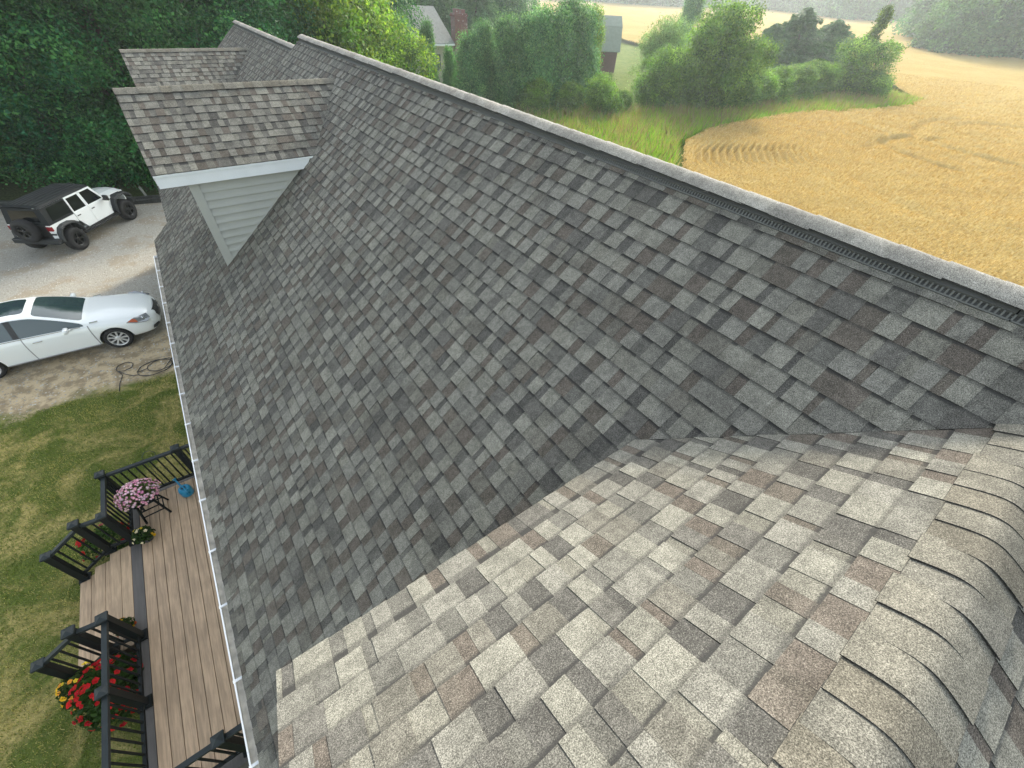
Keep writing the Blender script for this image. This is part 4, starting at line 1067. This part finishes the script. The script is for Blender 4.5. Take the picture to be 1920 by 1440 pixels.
    V = []; sts = [(.53, .0), (.40, .02), (-.2, .035), (-1.0, .03), (-1.8, .01), (-1.92, -.02)]
    for x, dz in sts: V += [(x, -yt, zt - .03 + dz * .3), (x, -yt + .07, zt + .02 + dz), (x, 0, zt + .045 + dz), (x, yt - .07, zt + .02 + dz), (x, yt, zt - .03 + dz * .3)]
    k = len(sts)
    F = [(i * 5 + j, i * 5 + j + 1, i * 5 + j + 6, i * 5 + j + 5) for i in range(k - 1) for j in range(4)]
    mb.add(V, F)
    for sg in (-1, 1):
        P = [(-.86, zb + .01), (-.86, 1.74), (-1.90, 1.73), (-2.02, zb + .01)]
        mb.add([(a, sg * yy(b), b) for a, b in P], [(0, 1, 2, 3)])
    mb.add([(-2.02, -yy(zb), zb), (-2.02, yy(zb), zb), (-1.90, yy(1.73), 1.73), (-1.90, -yy(1.73), 1.73)], [(0, 1, 2, 3)])
    top = mb.build('hard_top', M_top, root)
    for q in (-.52, -.35, -.175, 0, .175, .35, .52):
        mb = MB()
        P = [(x, q * .98, zt + .05 + dz - abs(q) * .055) for x, dz in sts[:5]]
        for a, b in zip(P, P[1:]): mb.bar(a, b, .085, .022)
        mb.build('roof_rib', M_flare, top)
    mb = MB(); mb.add([(-2.005, -.52, zb + .12), (-2.005, .52, zb + .12), (-1.93, .48, 1.66), (-1.93, -.48, 1.66)], [(0, 1, 2, 3)]); mb.build('rear_window', M_glass3, root)
    B('rear_bumper', [(-2.22, -2.02, -.86, .86, .50, .68)], M_flare, .03); B('front_bumper', [(2.10, 2.30, -.75, .75, .52, .70)], M_flare, .03)
    for xa in (1.475, -1.475):
        for sg in (-1, 1): wheel(root, xa, sg * .80, .42, .29, M_rimb, sg, 5, .55)
    T = Matrix.Translation((-2.21, .02, 1.02)) @ Matrix.Rotation(R(-90), 4, 'Y')
    wheel(root, 0, 0, .42, .28, M_rimb, -1, 5, .55, 'spare_wheel', T=T)
    B('tailgate', [(-2.045, -2.021, -.60, .60, .62, zb)], M_trim, .004)
    B('seat', [(-.1, .4, -.62, -.15, .6, 1.25), (-.1, .4, .15, .62, .6, 1.25), (-1.1, -.6, -.6, .6, .6, 1.2)], M_trim, .05)
offroader()

# ------------------------------------------------------------------ vegetation
def rdir(n, rg, up=0.):
    d = rg.normal(size=(n, 3)); d[:, 2] += up; return d / np.linalg.norm(d, axis=1)[:, None]
def leafquads(P, U, Vv, su, sv):
    """diamond leaves at P with axes U,V"""
    return np.stack([P - U * su[:, None], P + Vv * sv[:, None] - U * su[:, None] * .1, P + U * su[:, None], P - Vv * sv[:, None] - U * su[:, None] * .1], 1).reshape(-1, 3)
def crown_mesh(name, mat, lobes, n, size, cols, rg, droop=0., aspect=.55, shell=.55, vert=0., outward=.55):
    """lobes: list of (cx,cy,cz, rx,ry,rz, weight)"""
    Lb = np.array([l[:6] for l in lobes]); wt = np.array([l[3] * l[5] for l in lobes]); wt /= wt.sum()
    k = rg.choice(len(Lb), n, p=wt); d = rdir(n, rg, .15)
    # clumps: leaf positions gather round twig tips on the lobe shells
    nt = max(60, n // 38); kt = rg.choice(len(Lb), nt, p=wt); dt = rdir(nt, rg, .2); rt = rg.uniform(shell, 1.0, nt) ** .6
    T = Lb[kt, :3] + dt * rt[:, None] * Lb[kt, 3:6]
    ti = rg.integers(0, nt, n); rad = Lb[kt[ti], 3:6].mean(1)
    off = rg.normal(size=(n, 3)) * (size * 1.5 + rad[:, None] * .12) * np.array([1, 1, .75 + vert])
    P = T[ti] + off; P[:, 2] -= droop * np.abs(off[:, 0] + off[:, 1])
    nrm = dt[ti] * outward + rdir(n, rg, .35); nrm /= np.linalg.norm(nrm, axis=1)[:, None]
    U = np.cross(nrm, rdir(n, rg)); U[:, 2] += vert * 1.5; U -= nrm * (U * nrm).sum(1)[:, None]; U /= np.linalg.norm(U, axis=1)[:, None]; W_ = np.cross(nrm, U)
    s = size * rg.uniform(.55, 1.35, n)
    cols = np.array(cols); tw = cols[rg.integers(0, len(cols), nt)] * rg.uniform(.5, 1.5, (nt, 1)); tn = tw[ti] * rg.uniform(.8, 1.2, (n, 1))
    P[:, 2] = np.maximum(P[:, 2], .05)
    V = leafquads(P, U, W_, s, s * aspect)
    me_o = nmesh(name, V, np.arange(n * 4).reshape(-1, 4), tn, mat); return me_o, T, kt
BARK = pmat('bark', (.085, .07, .055), .9, 0, .2, .35, 9, .5, 30)
def limbs(mb, lobes, h0, r0, rg, n=9, base=(0, 0, 0)):
    b = Vector(base); ls = sorted(lobes, key=lambda l: -l[3])[:n]
    topz = max(l[2] for l in lobes)
    tr = [b, b + Vector((rg.normal() * .06, rg.normal() * .06, h0)), b + Vector((rg.normal() * .2, rg.normal() * .2, topz * .9))]
    mb.tube(tr, [r0 * 1.25, r0 * .8, r0 * .25], 8)
    for l in ls:
        z = max(h0 * .6, min(l[2] * .65, topz * .7)); s = tr[0].lerp(tr[2], z / (topz * .9)); e = Vector(l[:3]); m = s.lerp(e, .5) + Vector((0, 0, .15)); mb.tube([s, m, e], [r0 * .45, r0 * .28, r0 * .1], 6)
LIB = {}
LOBES = {}
def protos():
    rg = np.random.default_rng(11)
    DG = [(.022, .105, .036), (.036, .14, .042), (.060, .18, .048), (.012, .072, .032)]
    MG = [(.10, .21, .045), (.14, .26, .055), (.19, .31, .065), (.07, .15, .038)]
    LG = [(.10, .21, .03), (.16, .27, .04), (.06, .14, .02), (.20, .29, .045)]
    WG = [(.14, .26, .11), (.14, .26, .11), (.19, .31, .13), (.24, .37, .15)]
    def broad(key, H, Wd, nl, n, size, cols, lo=.12, **kw):
        lobes = []
        for i in range(nl):
            a = rg.uniform(0, 2 * np.pi); z = rg.uniform(lo, .92); prof = math.sin(min(1, (z - lo + .12) / .5) * math.pi / 2) * math.sqrt(max(.05, 1 - max(0, (z - .55) / .45) ** 2))
            r_ = Wd * .5 * prof * rg.uniform(.25, .85); s = Wd * rg.uniform(.14, .24)
            lobes.append((r_ * math.cos(a), r_ * math.sin(a), z * H, s, s, s * .8))
        lobes.append((0, 0, H * .55, Wd * .28, Wd * .28, H * .32))
        o, T, k = crown_mesh('crown', LM[key[0]], lobes, n, size, cols, rg, **kw); LIB[key] = o; LOBES[key] = (lobes, H)
    LM = {'D': leaf_mat('dark leaves', (1, 1, 1), .22), 'M': leaf_mat('leaves', (1, 1, 1), .32), 'L': leaf_mat('light leaves', (1, 1, 1), .42), 'W': leaf_mat('willow leaves', (1, 1, 1), .3), 'C': leaf_mat('cedar foliage', (1, 1, 1), .2), 'S': leaf_mat('needles', (1, 1, 1), .12)}
    broad('D1', 12, 9, 42, 100000, .082, DG, lo=.02); broad('D2', 12.5, 8.5, 40, 100000, .082, DG[:3] + [(.05, .13, .04)], lo=.02)
    broad('L1', 8.5, 9, 34, 62000, .105, LG, lo=.1); broad('M1', 7.5, 7, 40, 62000, .09, MG, lo=.03); broad('M2', 5, 6, 32, 42000, .085, MG, lo=.02)
    broad('W1', 7, 7.5, 36, 46000, .11, WG, lo=.05, aspect=.25, droop=.5)
    broad('M3', 3.2, 4.2, 22, 24000, .07, MG + LG[:1], lo=.02)
    broad('M4', 14, 14, 30, 16000, .34, [(.05, .13, .05), (.075, .17, .06)], lo=.02)
    # cedars: upright flames
    def cedar(key, H, Wd, n):
        lobes = []
        for i in range(38):
            a = rg.uniform(0, 2 * np.pi); z0 = -.05 + .84 * ((i + rg.random()) / 38) ** 1.15; prof = (1 - max(z0, 0)) ** .45; r_ = Wd * .5 * prof * rg.uniform(.2, .85)
            lobes.append((r_ * math.cos(a), r_ * math.sin(a), z0 * H + H * .08, Wd * .13, Wd * .13, H * rg.uniform(.09, .15)))
        for i in range(5): lobes.append((rg.normal() * Wd * .09, rg.normal() * Wd * .09, H * rg.uniform(.78, .88), Wd * .11, Wd * .11, H * .12))
        o, T, k = crown_mesh('crown', LM['C'], lobes, n, .085, [(.08, .22, .08), (.11, .27, .09), (.055, .16, .06), (.15, .31, .10)], rg, aspect=.35, vert=.9, outward=.8); LIB[key] = o; LOBES[key] = (lobes, H)
    cedar('C1', 7, 3.6, 55000); cedar('C2', 7.3, 3.2, 55000)
    # spruce: layered drooping boughs
    def spruce(key, H, Wd, n, cols):
        P = []; nb = 190; lob = []
        for i in range(nb):
            z = (i + .5) / nb; L = Wd * .5 * (1 - z) ** .5 * rg.uniform(.45, 1.1); a = i * 2.399 + rg.normal() * .2
            lob.append((z * H * .96 + .25, L, a))
        ii = rg.integers(0, nb, n); t = rg.uniform(.12, 1, n) ** .7; lz = np.array([l[0] for l in lob])[ii]; lr = np.array([l[1] for l in lob])[ii]; la = np.array([l[2] for l in lob])[ii]
        sp = rg.normal(size=n) * .10 * lr * (1.1 - t) * 1.6 + rg.normal(size=n) * .06
        x = np.cos(la) * lr * t - np.sin(la) * sp; y = np.sin(la) * lr * t + np.cos(la) * sp; z = lz - .16 * lr * t ** 1.4 + rg.normal(size=n) * .16
        P = np.stack([x, y, z], -1); U = np.stack([np.cos(la), np.sin(la), np.full(n, -.35)], -1) + rg.normal(size=(n, 3)) * .35; U /= np.linalg.norm(U, axis=1)[:, None]
        Vv = np.cross(U, rdir(n, rg, 1.2)); Vv /= np.linalg.norm(Vv, axis=1)[:, None]; s = .17 * rg.uniform(.6, 1.3, n)
        cols = np.array(cols); tn = cols[ii % len(cols)] * rg.uniform(.7, 1.3, (n, 1))
        o = nmesh('crown', leafquads(P, U, Vv, s, s * .28), np.arange(n * 4).reshape(-1, 4), tn, LM['S']); LIB[key] = o; LOBES[key] = ([(0, 0, H * .9, .1, .1, .1)], H)
    spruce('S1', 8, 8.5, 42000, [(.075, .18, .07), (.10, .22, .08), (.06, .15, .06)])
    for k, (lobes, H) in LOBES.items():
        mb = MB(); limbs(mb, lobes, H * .16, H * .022 + .04, rg); LIB[k + 't'] = mb.build('trunk', BARK)
protos()
USED = set()
def tree(name, key, loc, h, label, group=None, wscale=1., rot=None, cat='tree'):
    H = LOBES[key][1]; s = h / H
    E = empty(name, (loc[0], loc[1], float(terr(loc[0], loc[1])) - .05), rot if rot is not None else random.uniform(0, 6.28)); E.scale = (s * wscale, s * wscale, s)
    tag(E, label, cat, group)
    for k in (key, key + 't'):
        src = LIB[k]
        if k in USED: o = src.copy(); col.objects.link(o)
        else: o = src; USED.add(k)
        o.parent = E
    return E
# the dark wall of trees behind the driveway and the far end of the house
gd = 'dense dark trees in a row behind the driveway'
ld = 'dense dark green leafy tree in the tall row behind the driveway and the dormers'
for k, (x, y, h, ke) in enumerate([(-22, 36, 11, 'D1'), (-17.5, 34.5, 12, 'D2'), (-13, 34, 12, 'D1'), (-9, 33, 12, 'D2'), (-5.2, 32.2, 11.5, 'D1'), (-1.2, 31.5, 12, 'D2'), (2.8, 31.8, 11.5, 'D1'), (5.6, 34.5, 12, 'D2'), (10.5, 43, 12.5, 'D1'), (-3, 37.5, 14, 'D1'), (4.5, 38, 14, 'D2'), (-11, 39, 14, 'D1'), (12, 44, 13.5, 'D2'), (-19, 40, 13, 'D2'), (17, 48, 13, 'D1')]):
    tree('broadleaf_tree', ke, (x, y), h, ld, gd, 1.05)
tree('understory_shrub', 'M3', (.2, 28.4), 2.6, 'low bush at the foot of the dark trees by the leaning stake', cat='shrub')
tree('maple_tree', 'L1', (14.0, 39.0), 8.4, 'bright yellow-green maple showing over the roof right of the far ridge', rot=.3)
tree('maple_tree', 'L1', (9.2, 34.5), 8.8, 'light green maple directly behind the farther ridge end', rot=2.1)
tree('maple_tree', 'L1', (11.8, 36.5), 7.6, 'sunlit maple between the two others behind the ridge', rot=4)
gc = 'upright cedars between the roof ridge and the neighbouring house'
for x, y, h, lb, ke, ws in ((18.6, 41.9, 6.4, 'leftmost upright cedar, just left of the brick chimney house wing', 'C1', .85), (20.6, 41.4, 6.0, 'narrow cedar standing second from the left before the grey wing roof', 'C2', .8), (22.5, 41.0, 4.4, 'short cedar just below the brick chimney', 'C1', .8),
                    (23.4, 38.6, 5.6, 'first and lowest cedar of the broad clump, right beside the chimney', 'C1', 1.3), (24.9, 38.8, 6.1, 'cedar at the left end of the broad cedar clump', 'C2', 1.35), (25.9, 36.0, 6.8, 'cedar second from the left in the broad cedar clump', 'C1', 1.35), (27.7, 35.2, 7.0, 'cedar in the middle of the broad cedar clump', 'C2', 1.4), (29.3, 35.2, 7.4, 'cedar just right of the middle of the broad clump', 'C1', 1.35), (31.2, 35.4, 7.9, 'tallest cedar of the broad clump', 'C2', 1.4), (33.4, 36, 7.5, 'cedar at the right end of the broad clump', 'C1', 1.35)):
    tree('cedar_tree', ke, (x, y), h, lb, gc, ws)
tree('vine_covered_tree', 'L1', (35.8, 37.6), 6.9, 'sunlit yellow-green leafy tree leaning on the right end of the cedars', wscale=.5)
for x, y, h, lb in ((26.6, 33.2, 2.8, 'shrub filling the gap at the left foot of the cedar clump'), (29.9, 32.6, 2.5, 'low dark shrub in front of the cedar clump'), (32.1, 30.9, 3.1, 'rounded shrub at the right foot of the cedar clump'), (34.6, 30.6, 2.0, 'small shrub at the edge of the tall grass right of the cedars')):
    tree('round_shrub', 'M3', (x, y), h, lb, 'shrubs at the foot of the cedars', 1.0, cat='shrub')
tree('willow_tree', 'W1', (47.6, 37.2), 6.9, 'grey-green willow partly hiding the red barn', rot=1, wscale=.88)
tree('green_tree', 'M2', (41.0, 31.2), 4.8, 'medium bushy tree in front of the grey-green willow', rot=2)
tree('green_tree', 'M1', (44.5, 28.2), 8.2, 'large full green tree, tallest of the hedgerow', rot=3, wscale=1.0)
tree('green_tree', 'M2', (47.5, 27.9), 4.6, 'green tree hugging the right side of the tallest hedgerow tree', rot=5)
gb_ = 'dark trees rising behind the neighbouring house'
for x, y, h, ke, lb, ws in ((16, 66, 13, 'D1', 'dark broad tree behind the steep grey roof of the neighbouring house', 1.2), (25, 67, 13, 'D2', 'dark broad tree directly behind the brick chimney', 1.1), (33, 64, 11, 'S1', 'blue-green spruce just right of the brick chimney', .8), (39, 63, 12, 'S1', 'blue-green spruce behind the middle of the cedar clump', .8), (45, 66, 12, 'D1', 'dark broad tree behind the right end of the cedar clump', 1.0), (36, 70, 13, 'D2', 'tallest dark broad tree between the spruces behind the neighbouring house', 1.1)):
    tree('background_tree', ke, (x, y), h, lb, gb_, ws)
tree('columnar_tree', 'C1', (78, 57.5), 10.2, 'tall narrow columnar tree rising behind the tallest hedgerow tree', rot=1, wscale=.95)
tree('spruce_tree', 'S1', (84, 54), 8.3, 'pointed dark spruce just right of the columnar tree', rot=1, wscale=.6)
gs = 'dark spruces behind the hedgerow shrubs'
tree('spruce_tree', 'S1', (74, 40), 6.3, 'leftmost of the three wide dark spruces beyond the shrubs', gs, 1.6); tree('spruce_tree', 'S1', (78, 38.4), 8.0, 'middle and tallest of the three wide dark spruces beyond the shrubs', gs, 1.6); tree('spruce_tree', 'S1', (83, 36.0), 7.0, 'rightmost of the three wide dark spruces beyond the shrubs', gs, 1.7)
for x, y, h, lb in ((51.5, 27.6, 3.2, 'hedgerow shrub beside the large full tree'), (55.5, 28.0, 3.3, 'second hedgerow shrub counted from the large full tree'), (60.5, 27.8, 3.3, 'hedgerow shrub in the middle of the gap between the big trees'), (65.5, 28.0, 3.5, 'hedgerow shrub left of the vine-topped tree'), (68.5, 31, 3.0, 'hedgerow shrub tucked behind the vine-topped tree'), (58, 33, 3.2, 'hedgerow shrub set back below the wide spruces')):
    tree('hedge_shrub', 'M3', (x, y), h, lb, 'shrubs along the field hedgerow', 1.25, cat='shrub')
tree('field_edge_tree', 'M2', (72.2, 25.9), 5.6, 'dense green tree at the tip of the hedgerow below the utility pole', rot=1, wscale=1.25)
tree('field_edge_tree', 'M3', (76, 25.0), 2.6, 'low bush right of the tree at the tip of the hedgerow', rot=2, cat='shrub')
# big hazy clump of trees in the field
gm = 'hazy clump of big trees in the wheat field at the upper right'
for k, (x, y, h) in enumerate(((160, 40, 13), (166, 34, 15), (176, 42, 17), (170, 28, 16), (182, 30, 18), (176, 18, 17), (190, 44, 18), (165, 47, 9), (196, 20, 18), (180, 6, 18), (198, 60, 17))):
    tree('field_tree', 'M4', (x, y), h, 'large hazy tree in the clump standing in the wheat at the upper right', gm, 1.15)
# far wood along the horizon
rg = np.random.default_rng(5); n = 0; Vs = []; Fs = []; Ts = []
src = LIB['M4'].data; nv = len(src.vertices); co = np.zeros(nv * 3, np.float32); src.vertices.foreach_get('co', co); co = co.reshape(-1, 3)
cc = np.zeros(len(src.loops) * 4, np.float32); src.color_attributes['tint'].data.foreach_get('color', cc); cc = cc.reshape(-1, 4, 4)[:, 0, :3]
sub = 3
q = co.reshape(-1, 4, 3)[::sub]; cq = cc[::sub]
line = [(150, 262), (205, 222), (236, 193), (307, 174), (272, 114), (300, 95), (330, 60), (340, 0), (330, -60)]
pts_ = []
for (a, b) in zip(line, line[1:]):
    L = math.hypot(b[0] - a[0], b[1] - a[1]); k = int(L / 8)
    for i in range(k):
        for rw in range(3):
            t = (i + rg.random()) / k; px, py = a[0] + (b[0] - a[0]) * t, a[1] + (b[1] - a[1]) * t; f = 1 + rw * .045 + rg.random() * .02; pts_.append((px * f, py * f, rw))
for (px, py, rw) in pts_:
    s = rg.uniform(.9, 1.35) * (1 + rw * .12); a = rg.random() * 6.28; ca, sa = math.cos(a), math.sin(a)
    Q = q * np.array([s * 1.1, s * 1.1, s]) * np.array([1, 1, 1]); x = Q[..., 0] * ca - Q[..., 1] * sa + px; y = Q[..., 0] * sa + Q[..., 1] * ca + py; z = Q[..., 2] + float(terr(px, py))
    Vs.append(np.stack([x, y, z], -1)); Ts.append(cq * rg.uniform(.8, 1.2))
V = np.concatenate(Vs).reshape(-1, 3); o = nmesh('distant_wood', V, np.arange(len(V)).reshape(-1, 4), np.concatenate(Ts), src.materials[0]); tag(o, 'hazy wood along the far edge of the wheat field', 'wood', kind='stuff')
print('far wood quads', len(V) // 4)
# ------------------------------------------------------------------ neighbouring buildings
def brick_mat():
    m, n, l, p = newmat('red brick'); tc = n.new('ShaderNodeTexCoord'); mp = n.new('ShaderNodeMapping'); mp.inputs['Rotation'].default_value = (R(90), 0, 0); l.new(tc.outputs['Object'], mp.inputs[0])
    b = n.new('ShaderNodeTexBrick'); b.inputs['Scale'].default_value = 5; b.inputs['Color1'].default_value = (.17, .05, .045, 1); b.inputs['Color2'].default_value = (.10, .04, .04, 1); b.inputs['Mortar'].default_value = (.22, .18, .16, 1); b.inputs['Mortar Size'].default_value = .012
    l.new(mp.outputs[0], b.inputs[0]); c = mixc(n, l, ramp(n, l, noise(n, l, tc.outputs['Object'], 4, 3), .66, .70), b.outputs[0], (.42, .38, .36)); l.new(c, p.inputs['Base Color']); p.inputs['Roughness'].default_value = .9; return m
M_brick = brick_mat(); M_roof2 = pmat('grey shingles far', (.20, .21, .20), .9, 0, .2, .15, 4); M_cream = pmat('cream siding', (.48, .46, .36), .7)
nb = empty('neighbour_house', (24, 54, 0)); tag(nb, 'grey-roofed neighbouring house with brick chimney half hidden by cedars', 'house')
def nch(mb, nm, mat, par=nb):
    o = mb.build(nm, mat, par)
    if par is nb: o.matrix_parent_inverse = Matrix.Translation((-24, -54, 0))
    return o
mb = MB(); mb.prism([(13, 0), (22, 0), (22, 4.3), (17.5, 9.2), (13, 4.3)], 52.2, 62, 'y'); nch(mb, 'wall', M_cream)
mb = MB(); mb.bar((17.45, 57, 9.45), (22.7, 57, 3.9), 10.6, .18, up=(0, 0, 1)); mb.bar((17.55, 57, 9.45), (12.3, 57, 3.9), 10.6, .18)
nch(mb, 'roof', M_roof2)
mb = MB(); mb.box(22.01, 28.9, 52.5, 60, 0, 3.3); nch(mb, 'wall', M_cream)
mb = MB(); mb.bar((25.4, 56.3, 6.4), (25.4, 51.8, 3.55), 7.4, .16); mb.bar((25.4, 56.2, 6.4), (25.4, 60.7, 3.55), 7.4, .16); rf = nch(mb, 'roof', M_roof2)
mb = MB(); mb.box(21.8, 29.1, 51.68, 51.80, 3.40, 3.56); nch(mb, 'gutter', M_fascia)
mb = MB(); mb.box(29.15, 30.75, 51.6, 52.5, 0, 6.1); mb.box(29.08, 30.82, 51.53, 52.57, 5.85, 5.98); mb.box(29.35, 29.85, 51.8, 52.3, 6.1, 6.45); mb.box(30.1, 30.6, 51.8, 52.3, 6.1, 6.4); nch(mb, 'chimney', M_brick)
mb = MB(); mb.box(26.6, 27.6, 52.44, 52.495, 1.1, 2.6); nch(mb, 'window', M_pane)
mb = MB(); mb.lathe([(0, .08), (.28, .0), (.30, .02)], 20, T=Matrix.Translation((21.6, 52.0, 5.4)) @ Matrix.Rotation(R(-60), 4, 'X')); nch(mb, 'satellite_dish', M_white)
# barn
ba = R(-35.4); bn = empty('barn', (54.6, 56.4, 0), ba); tag(bn, 'dark red gambrel barn with grey-green roof behind the willow', 'barn')
M_barn = pmat('dark red boards', (.085, .04, .036), .85, 0, .2, .2, 3)
mb = MB(); g_ = [(-2.6, 0), (2.6, 0), (2.6, 2.6), (1.6, 4.9), (0, 5.9), (-1.6, 4.9), (-2.6, 2.6)]; mb.prism(g_, -3.6, 3.6, 'x'); mb.build('wall', M_barn, bn)
mb = MB()
for a, b in (((-2.9, 2.35), (-1.65, 5.0)), ((-1.65, 5.0), (0, 6.05)), ((0, 6.05), (1.65, 5.0)), ((1.65, 5.0), (2.9, 2.35))):
    nx, nz = -(b[1] - a[1]), (b[0] - a[0]); k = .10 / math.hypot(nx, nz); nx *= k; nz *= k
    mb.prism([a, b, (b[0] + nx, b[1] + nz), (a[0] + nx, a[1] + nz)], -3.9, 3.9, 'x')
mb.build('roof', pmat('green grey roof', (.20, .235, .20), .85, 0, .2, .1, 3), bn)
mb = MB(); mb.box(-3.63, -3.605, -.8, .8, 0, 2.2); mb.build('door', M_fascia, bn)
# utility pole and wires
up_ = empty('utility_pole', (77.5, 28.6, 0)); tag(up_, 'pale leaning utility pole behind the vine-topped tree at the hedgerow tip', 'utility pole')
mb = MB(); mb.tube([(0, 0, -.2), (.3, .25, 5), (.7, .6, 11.5)], [.17, .15, .11], 10); mb.build('pole', pmat('pale wood pole', (.42, .42, .38), .8, 0, .2, .2, 4), up_)
mb = MB(); mb.bar((-.7, 1.2, 10.6), (2.0, -.1, 10.6), .12, .12); ca_ = mb.build('crossarm', M_cream, up_)
mb = MB()
for t in (.1, .5, .9): mb.lathe([(0, 0), (.06, .0), (.09, .08), (.05, .16), (0, .18)], 10, T=Matrix.Translation((-.7 + 2.7 * t, 1.2 - 1.3 * t, 10.66)))
mb.build('insulator', M_white, ca_)
mb = MB()
for t in (.1, .5, .9):
    a = Vector((-.7 + 2.7 * t, 1.2 - 1.3 * t, 10.8)); b = Vector((-44 + t * 2, 46 - t, 12)); mb.tube([a.lerp(b, i / 12) - Vector((0, 0, 4 * 1.4 * (i / 12) * (1 - i / 12))) for i in range(13)], .016, 5)
mb.build('power_line', M_flare, up_)
# climbing vine on the pole
lobes = [(.05 * z + rg.normal() * .15, .04 * z + rg.normal() * .15, z, .62 - .03 * z, .62 - .03 * z, .7) for z in np.arange(.6, 8.6, .5)]
LM_v = leaf_mat('vine leaves', (1, 1, 1), .4)
o, T_, k_ = crown_mesh('vine', LM_v, lobes, 9000, .12, [(.08, .15, .025), (.13, .20, .04), (.06, .11, .02)], rg); vn = empty('climbing_vine', (76.7, 28.0, 0)); tag(vn, 'narrow green climbing vine wrapped around the leaning utility pole', 'vine'); o.parent = vn
for k in list(LIB):
    if k not in USED: bpy.data.objects.remove(LIB[k])

# ------------------------------------------------------------------ air
hz = MB(); hz.box(-260, 560, -330, 520, -1, 52)
m, n_, l_, p_ = newmat('hazy air'); 
for nn_ in list(n_): 
    if nn_.type == 'BSDF_PRINCIPLED': n_.remove(nn_)
pv = n_.new('ShaderNodeVolumePrincipled'); pv.inputs['Color'].default_value = (.85, .93, 1.0, 1); pv.inputs['Density'].default_value = .0006; pv.inputs['Anisotropy'].default_value = .45
l_.new(pv.outputs[0], n_['Material Output'].inputs['Volume'])
o = hz.build('haze', m); tag(o, 'thin pale haze over the field and trees', 'haze', kind='stuff')
scene.cycles.volume_bounces = 1; scene.cycles.max_bounces = 8; scene.cycles.transparent_max_bounces = 8
